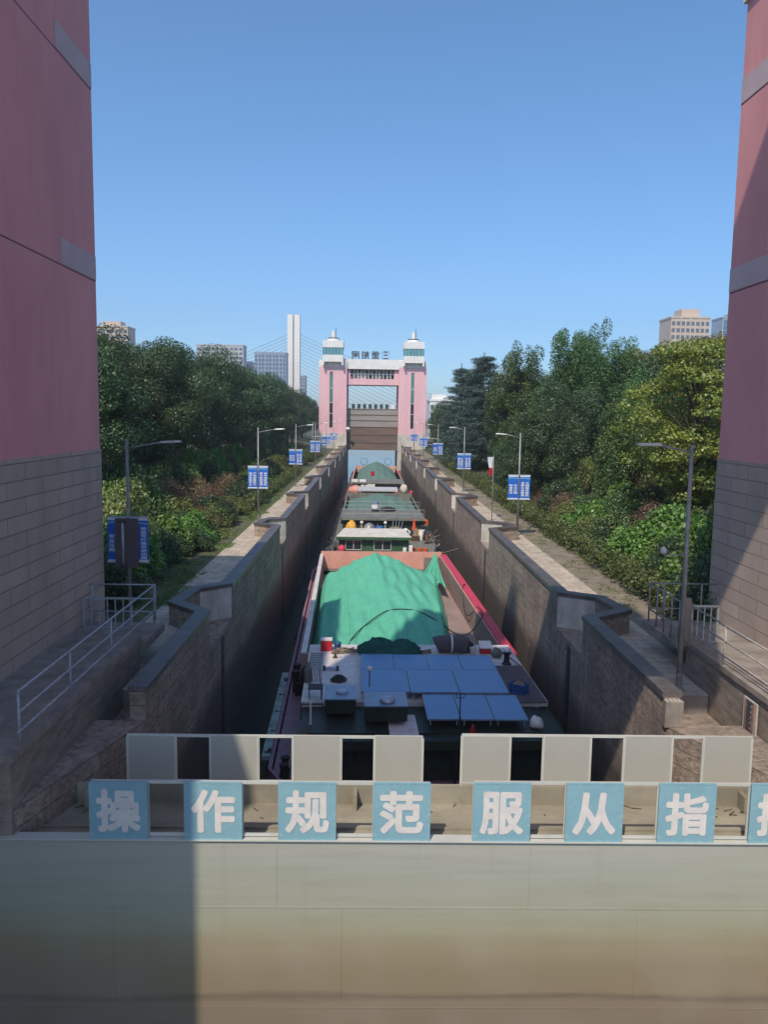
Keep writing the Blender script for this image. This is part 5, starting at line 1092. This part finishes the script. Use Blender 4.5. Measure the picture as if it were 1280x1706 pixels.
# right wood
RT = [('poplar', 15.2, 83, 14.0, 8.8, 'tall light green poplar, leftmost of the three with upright tops on the right'), ('poplar', 18.6, 77, 14.0, 9.0, 'tallest light green poplar, middle of the three upright ones on the right'),
      ('poplar', 22.2, 84, 15.2, 9.0, 'thin topped poplar, rightmost of the three upright ones on the right'),
      ('camphor', 13.6, 62, 8.9, 7.0, 'rounded olive green tree bulging over the hedge behind the second right lamp post'), ('juniper', 16.8, 52, 9.4, 6.6, 'feathery juniper in the middle of the right wood'),
      ('juniper', 20.0, 58, 10.8, 6.8, 'taller feathery juniper behind the right wood front row'), ('maple', 17.3, 43, 10.6, 8.6, 'large yellowing maple beside the right near tower'), ('maple', 21.5, 51, 11.2, 8.6, 'second yellowing maple rising behind the large one'),
      ('camphor', 24.5, 68, 12.0, 10, 'dark evergreen behind the junipers on the right'), ('camphor', 28.5, 76, 13.2, 10.5, 'dark evergreen between the poplars and the maples'), ('maple', 24.5, 74, 12.4, 8, 'bronze tinted tree between the poplars and maples'),
      ('deodar', 14.3, 104, 15.2, 11.5, 'tall blue green deodar cedar with the highest tip near the far gate'), ('deodar', 12.9, 116, 14.6, 10, 'blue green deodar cedar nearest the far right tower'), ('deodar', 18.4, 101, 12.4, 9.4, 'broad lower deodar cedar right of the tallest one'),
      ('deodar', 16.2, 128, 13.4, 9, 'deodar cedar behind the two tall ones'), ('camphor', 14.0, 140, 9.6, 8.0, 'rounded tree beside the far right path'), ('camphor', 14.6, 156, 9.8, 7.5, 'small rounded tree near the far right tower'), ('camphor', 15.5, 171, 9.8, 8, 'low tree at the foot of the far right tower'),
      ('camphor', 21, 92, 11, 9, 'evergreen between the cedars and the poplars'), ('camphor', 25, 118, 12, 10, 'evergreen behind the cedars'), ('camphor', 21, 140, 10, 9, 'evergreen far behind the cedars'), ('camphor', 14.2, 76, 6.8, 5.6, 'dense dark tree under the leftmost poplar'),
      ('camphor', 33, 92, 13.0, 11, 'large evergreen at the back of the right wood'), ('juniper', 21.5, 39, 8.4, 6.6, 'dark juniper under the maples by the near right tower'), ('camphor', 16.4, 69, 10.4, 8, 'mid green round tree under the upright poplars'), ('poplar', 20.6, 70, 12.4, 8.4, 'bushy poplar between the tall one and the maples'), ('juniper', 24, 46, 9.4, 7, 'dark juniper at the back beside the near right tower')]
for i, (k, x, y, h, w_, l) in enumerate(RT): plant(k, i, x, y, h, w_, l, group=None)
# bushes
def bush(k, i, x, y, h, w_, label, group): plant(k, i, x, y, h, w_, label, 'bush', 'bush', group, z=gz(x)-.1)
NB = [('vine', 14.0, 31.5, 3.4, 4.6, 'large leafy bright green bush right of the tall bare lamp post'), ('vine', 12.9, 37.5, 2.6, 3.6, 'bright green bush bulging over the right hedge before the maple'), ('vine', 13.4, 47.5, 2.6, 4.0, 'bright green mound behind the second right lamp post'),
      ('red', 14.6, 41, 2.9, 3.4, 'reddish brown shrub in the middle of the right thicket'), ('red', 13.6, 54, 2.5, 3.4, 'brownish shrub behind the right hedge near the furled flag'), ('olive', 13.2, 42.5, 2.3, 3.6, 'olive green bush just behind the right hedge'), ('dark', 13.2, 34.0, 2.5, 3.2, 'dark twiggy shrub left of the large leafy bush'),
      ('dark', 11.9, 26.4, 2.9, 3.8, 'dark bush beside the right landing railing'), ('dark', 12.9, 30.2, 2.6, 3.2, 'dark shaded bush at the near end of the right hedge'), ('vine', -9.9, 45.0, 2.0, 2.9, 'bright green leafy bush leaning over the left path'), ('vine', -10.7, 34.8, 3.3, 4.0, 'bright green creeper covered mound behind the near left banner'),
      ('olive', -12.3, 40.5, 4.1, 4.8, 'tall yellow olive creeper mound on the left'), ('red', -11.8, 52.5, 2.6, 3.8, 'pinkish brown shrub on the left slope'), ('olive', -10.2, 52, 1.7, 3.0, 'low olive bush at the left path edge before the second lamp'), ('red', -13.4, 60, 3.0, 4.2, 'dull brown shrub below the left evergreens'),
      ('dark', -10.4, 38.5, 2.2, 3.0, 'dark green bush at the left path edge'), ('dark', -9.9, 30.5, 2.3, 3.0, 'dark bush in shade behind the left landing railing'), ('olive', -11.2, 47.5, 2.6, 3.8, 'olive yellow bush behind the bright leafy one on the left'), ('olive', -11.4, 36.5, 4.0, 4.2, 'high olive creeper mound above the near left banner'), ('vine', -10.4, 41.5, 2.3, 3.2, 'second bright leafy bush before the left path'), ('dark', -9.4, 42.5, 1.5, 2.6, 'low dark bush leaning over the left path edge'), ('red', -10.2, 49.0, 1.9, 3.0, 'rusty brown low shrub at the left path edge'), ('vine', 14.6, 37.0, 3.3, 4.4, 'high bright green bush behind the hedge bulge on the right'), ('olive', 12.7, 45.2, 1.9, 3.4, 'low olive bush between the hedge and the reddish shrub'), ('olive', 12.9, 51, 2.2, 3.6, 'olive bush at the hedge beside the second right lamp post'), ('vine', 15.6, 48.5, 3.0, 4.4, 'bright green mound higher up behind the reddish shrub'), ('olive', -9.8, 58.5, 1.7, 2.8, 'yellow green bush beside the second left lamp post'), ('dark', -9.5, 66, 2.4, 2.8, 'dark clipped bush between the second and third left lamp posts'),
      ('light', -13.6, 47, 5.0, 4.6, 'tall pale green bush below the left evergreens'), ('light', 14.6, 60.5, 3.4, 3.4, 'pale leaved bush in front of the rounded tree on the right')]
for i, (k, x, y, h, w_, l) in enumerate(NB): bush(k, i, x, y, h, w_, l, None)
rg = random.Random(5); ks = ['vine', 'olive', 'dark', 'dark', 'red', 'olive', 'light', 'dark']
for i in range(95):
    y = 27+i*1.25+rg.uniform(-1, 1); x = 13.2+rg.random()**1.2*7; k = ks[rg.randrange(8)]
    bush(k, i, x, y, rg.uniform(1.5, 2.6)+(x-13)*.22, rg.uniform(2.8, 4.2), 'leafy bush in the thicket behind the right hedge', 'thicket bushes behind the right hedge')
for i in range(80):
    y = 28+i*1.5+rg.uniform(-1, 1); x = -9.9-rg.random()**1.2*7; k = ks[rg.randrange(8)]
    bush(k, i, x, y, rg.uniform(1.1, 2.1)+(-x-9)*.32, rg.uniform(2.6, 4.0), 'leafy bush in the thicket beside the left path', 'thicket bushes beside the left path')
def hedge(x0, x1, ys, h, label, n=70):
    r = empty('hedge', ((x0+x1)/2, ys[0], ZP), 0, label, 'hedge')
    c = []; rg = random.Random(int(ys[0])); y = 0
    while y < ys[1]-ys[0]:
        for k in range(3): c.append((rg.uniform(-.35, .35), y+rg.uniform(-.2,.2), h*(.3+.28*k)*rg.uniform(.9,1.1), .38, .4, .32))
        y += .42
    o = bpy.data.objects.new('foliage', leaf_mesh('foliage', L_hedge, c, n, .07, 3, up=.5, floor=.05)); link(o, r)
    st = MB()
    for k in range(int((ys[1]-ys[0])/.8)): st.tube([(0,k*.8,-.1),(.1,k*.8,h*.8)], .02, 5)
    st.build('stems', MAT['bark'], r)
hedge(10.9, 11.9, (26.5, 75), 1.15, 'clipped yellow green hedge along the right path, near stretch'); hedge(11.0, 11.9, (75.4, 130), 1.15, 'clipped hedge along the right path, far stretch by the cedars', 40)
hedge(-9.4, -8.7, (60, 104), 1.0, 'low hedge along the far part of the left path', 40)
# grass along the path edges and fallen leaves
rng = np.random.default_rng(9); cl = []
for (x, y, r0) in [(-7.6, 33, .8), (-7.4, 31, .7), (-7.9, 35.5, .8), (-8.2, 29, 1.0), (-7.7, 44, .5), (-8.1, 56.5, .8), (-7.9, 59, .9), (-8.3, 38, .8), (-8.4, 48, .6), (-8.3, 63, .8), (-8.1, 70, .6)]:
    for k in range(16): cl.append((x-.25+rng.normal()*r0*.5, y+rng.normal()*r0*1.1, .02, .25, .3, .05))
o = bpy.data.objects.new('grass', leaf_mesh('grass', L_grass, cl, 60, .06, 5, up=.4, aspect=.25)); link(o); o.location.z = ZP; tag(o, kind='stuff')
cl = [(rng.uniform(9.7, 11.9), rng.uniform(27, 110), .0, .3, .5, .02) for k in range(220)]+[(rng.uniform(-9.4, -7.9), rng.uniform(24.5, 110), .0, .3, .5, .03) for k in range(260)]
o = bpy.data.objects.new('fallen_leaves', leaf_mesh('fallen_leaves', L_olive, cl, 22, .045, 6, up=2, aspect=.7)); link(o); o.location.z = ZP+.01; tag(o, kind='stuff')
cl = [(s*rng.uniform(12, 30), rng.uniform(24, 180), .15, .6, .8, .25) for s in (-1, 1) for k in range(700)]
C2 = [(a, b, gz(a)-ZP+.1, d, e, f) for a, b, c_, d, e, f in cl]
o = bpy.data.objects.new('undergrowth', leaf_mesh('undergrowth', L_dark, C2, 45, .12, 7, up=.8)); link(o); o.location.z = ZP; tag(o, kind='stuff')

# ================================================================ AIR
hz = MB().box(-900, 900, -60, 1050, -18, 125).build('haze'); tag(hz, kind='stuff')
hm = bpy.data.materials.new('haze'); hm.use_nodes = True; n = hm.node_tree; n.nodes.clear()
vo = N(n, 'ShaderNodeVolumePrincipled'); vo.inputs['Color'].default_value = (.93,.93,.93,1); vo.inputs['Density'].default_value = .0006; vo.inputs['Anisotropy'].default_value = .3
mo = N(n, 'ShaderNodeOutputMaterial'); n.links.new(vo.outputs[0], mo.inputs['Volume']); hz.data.materials.append(hm)
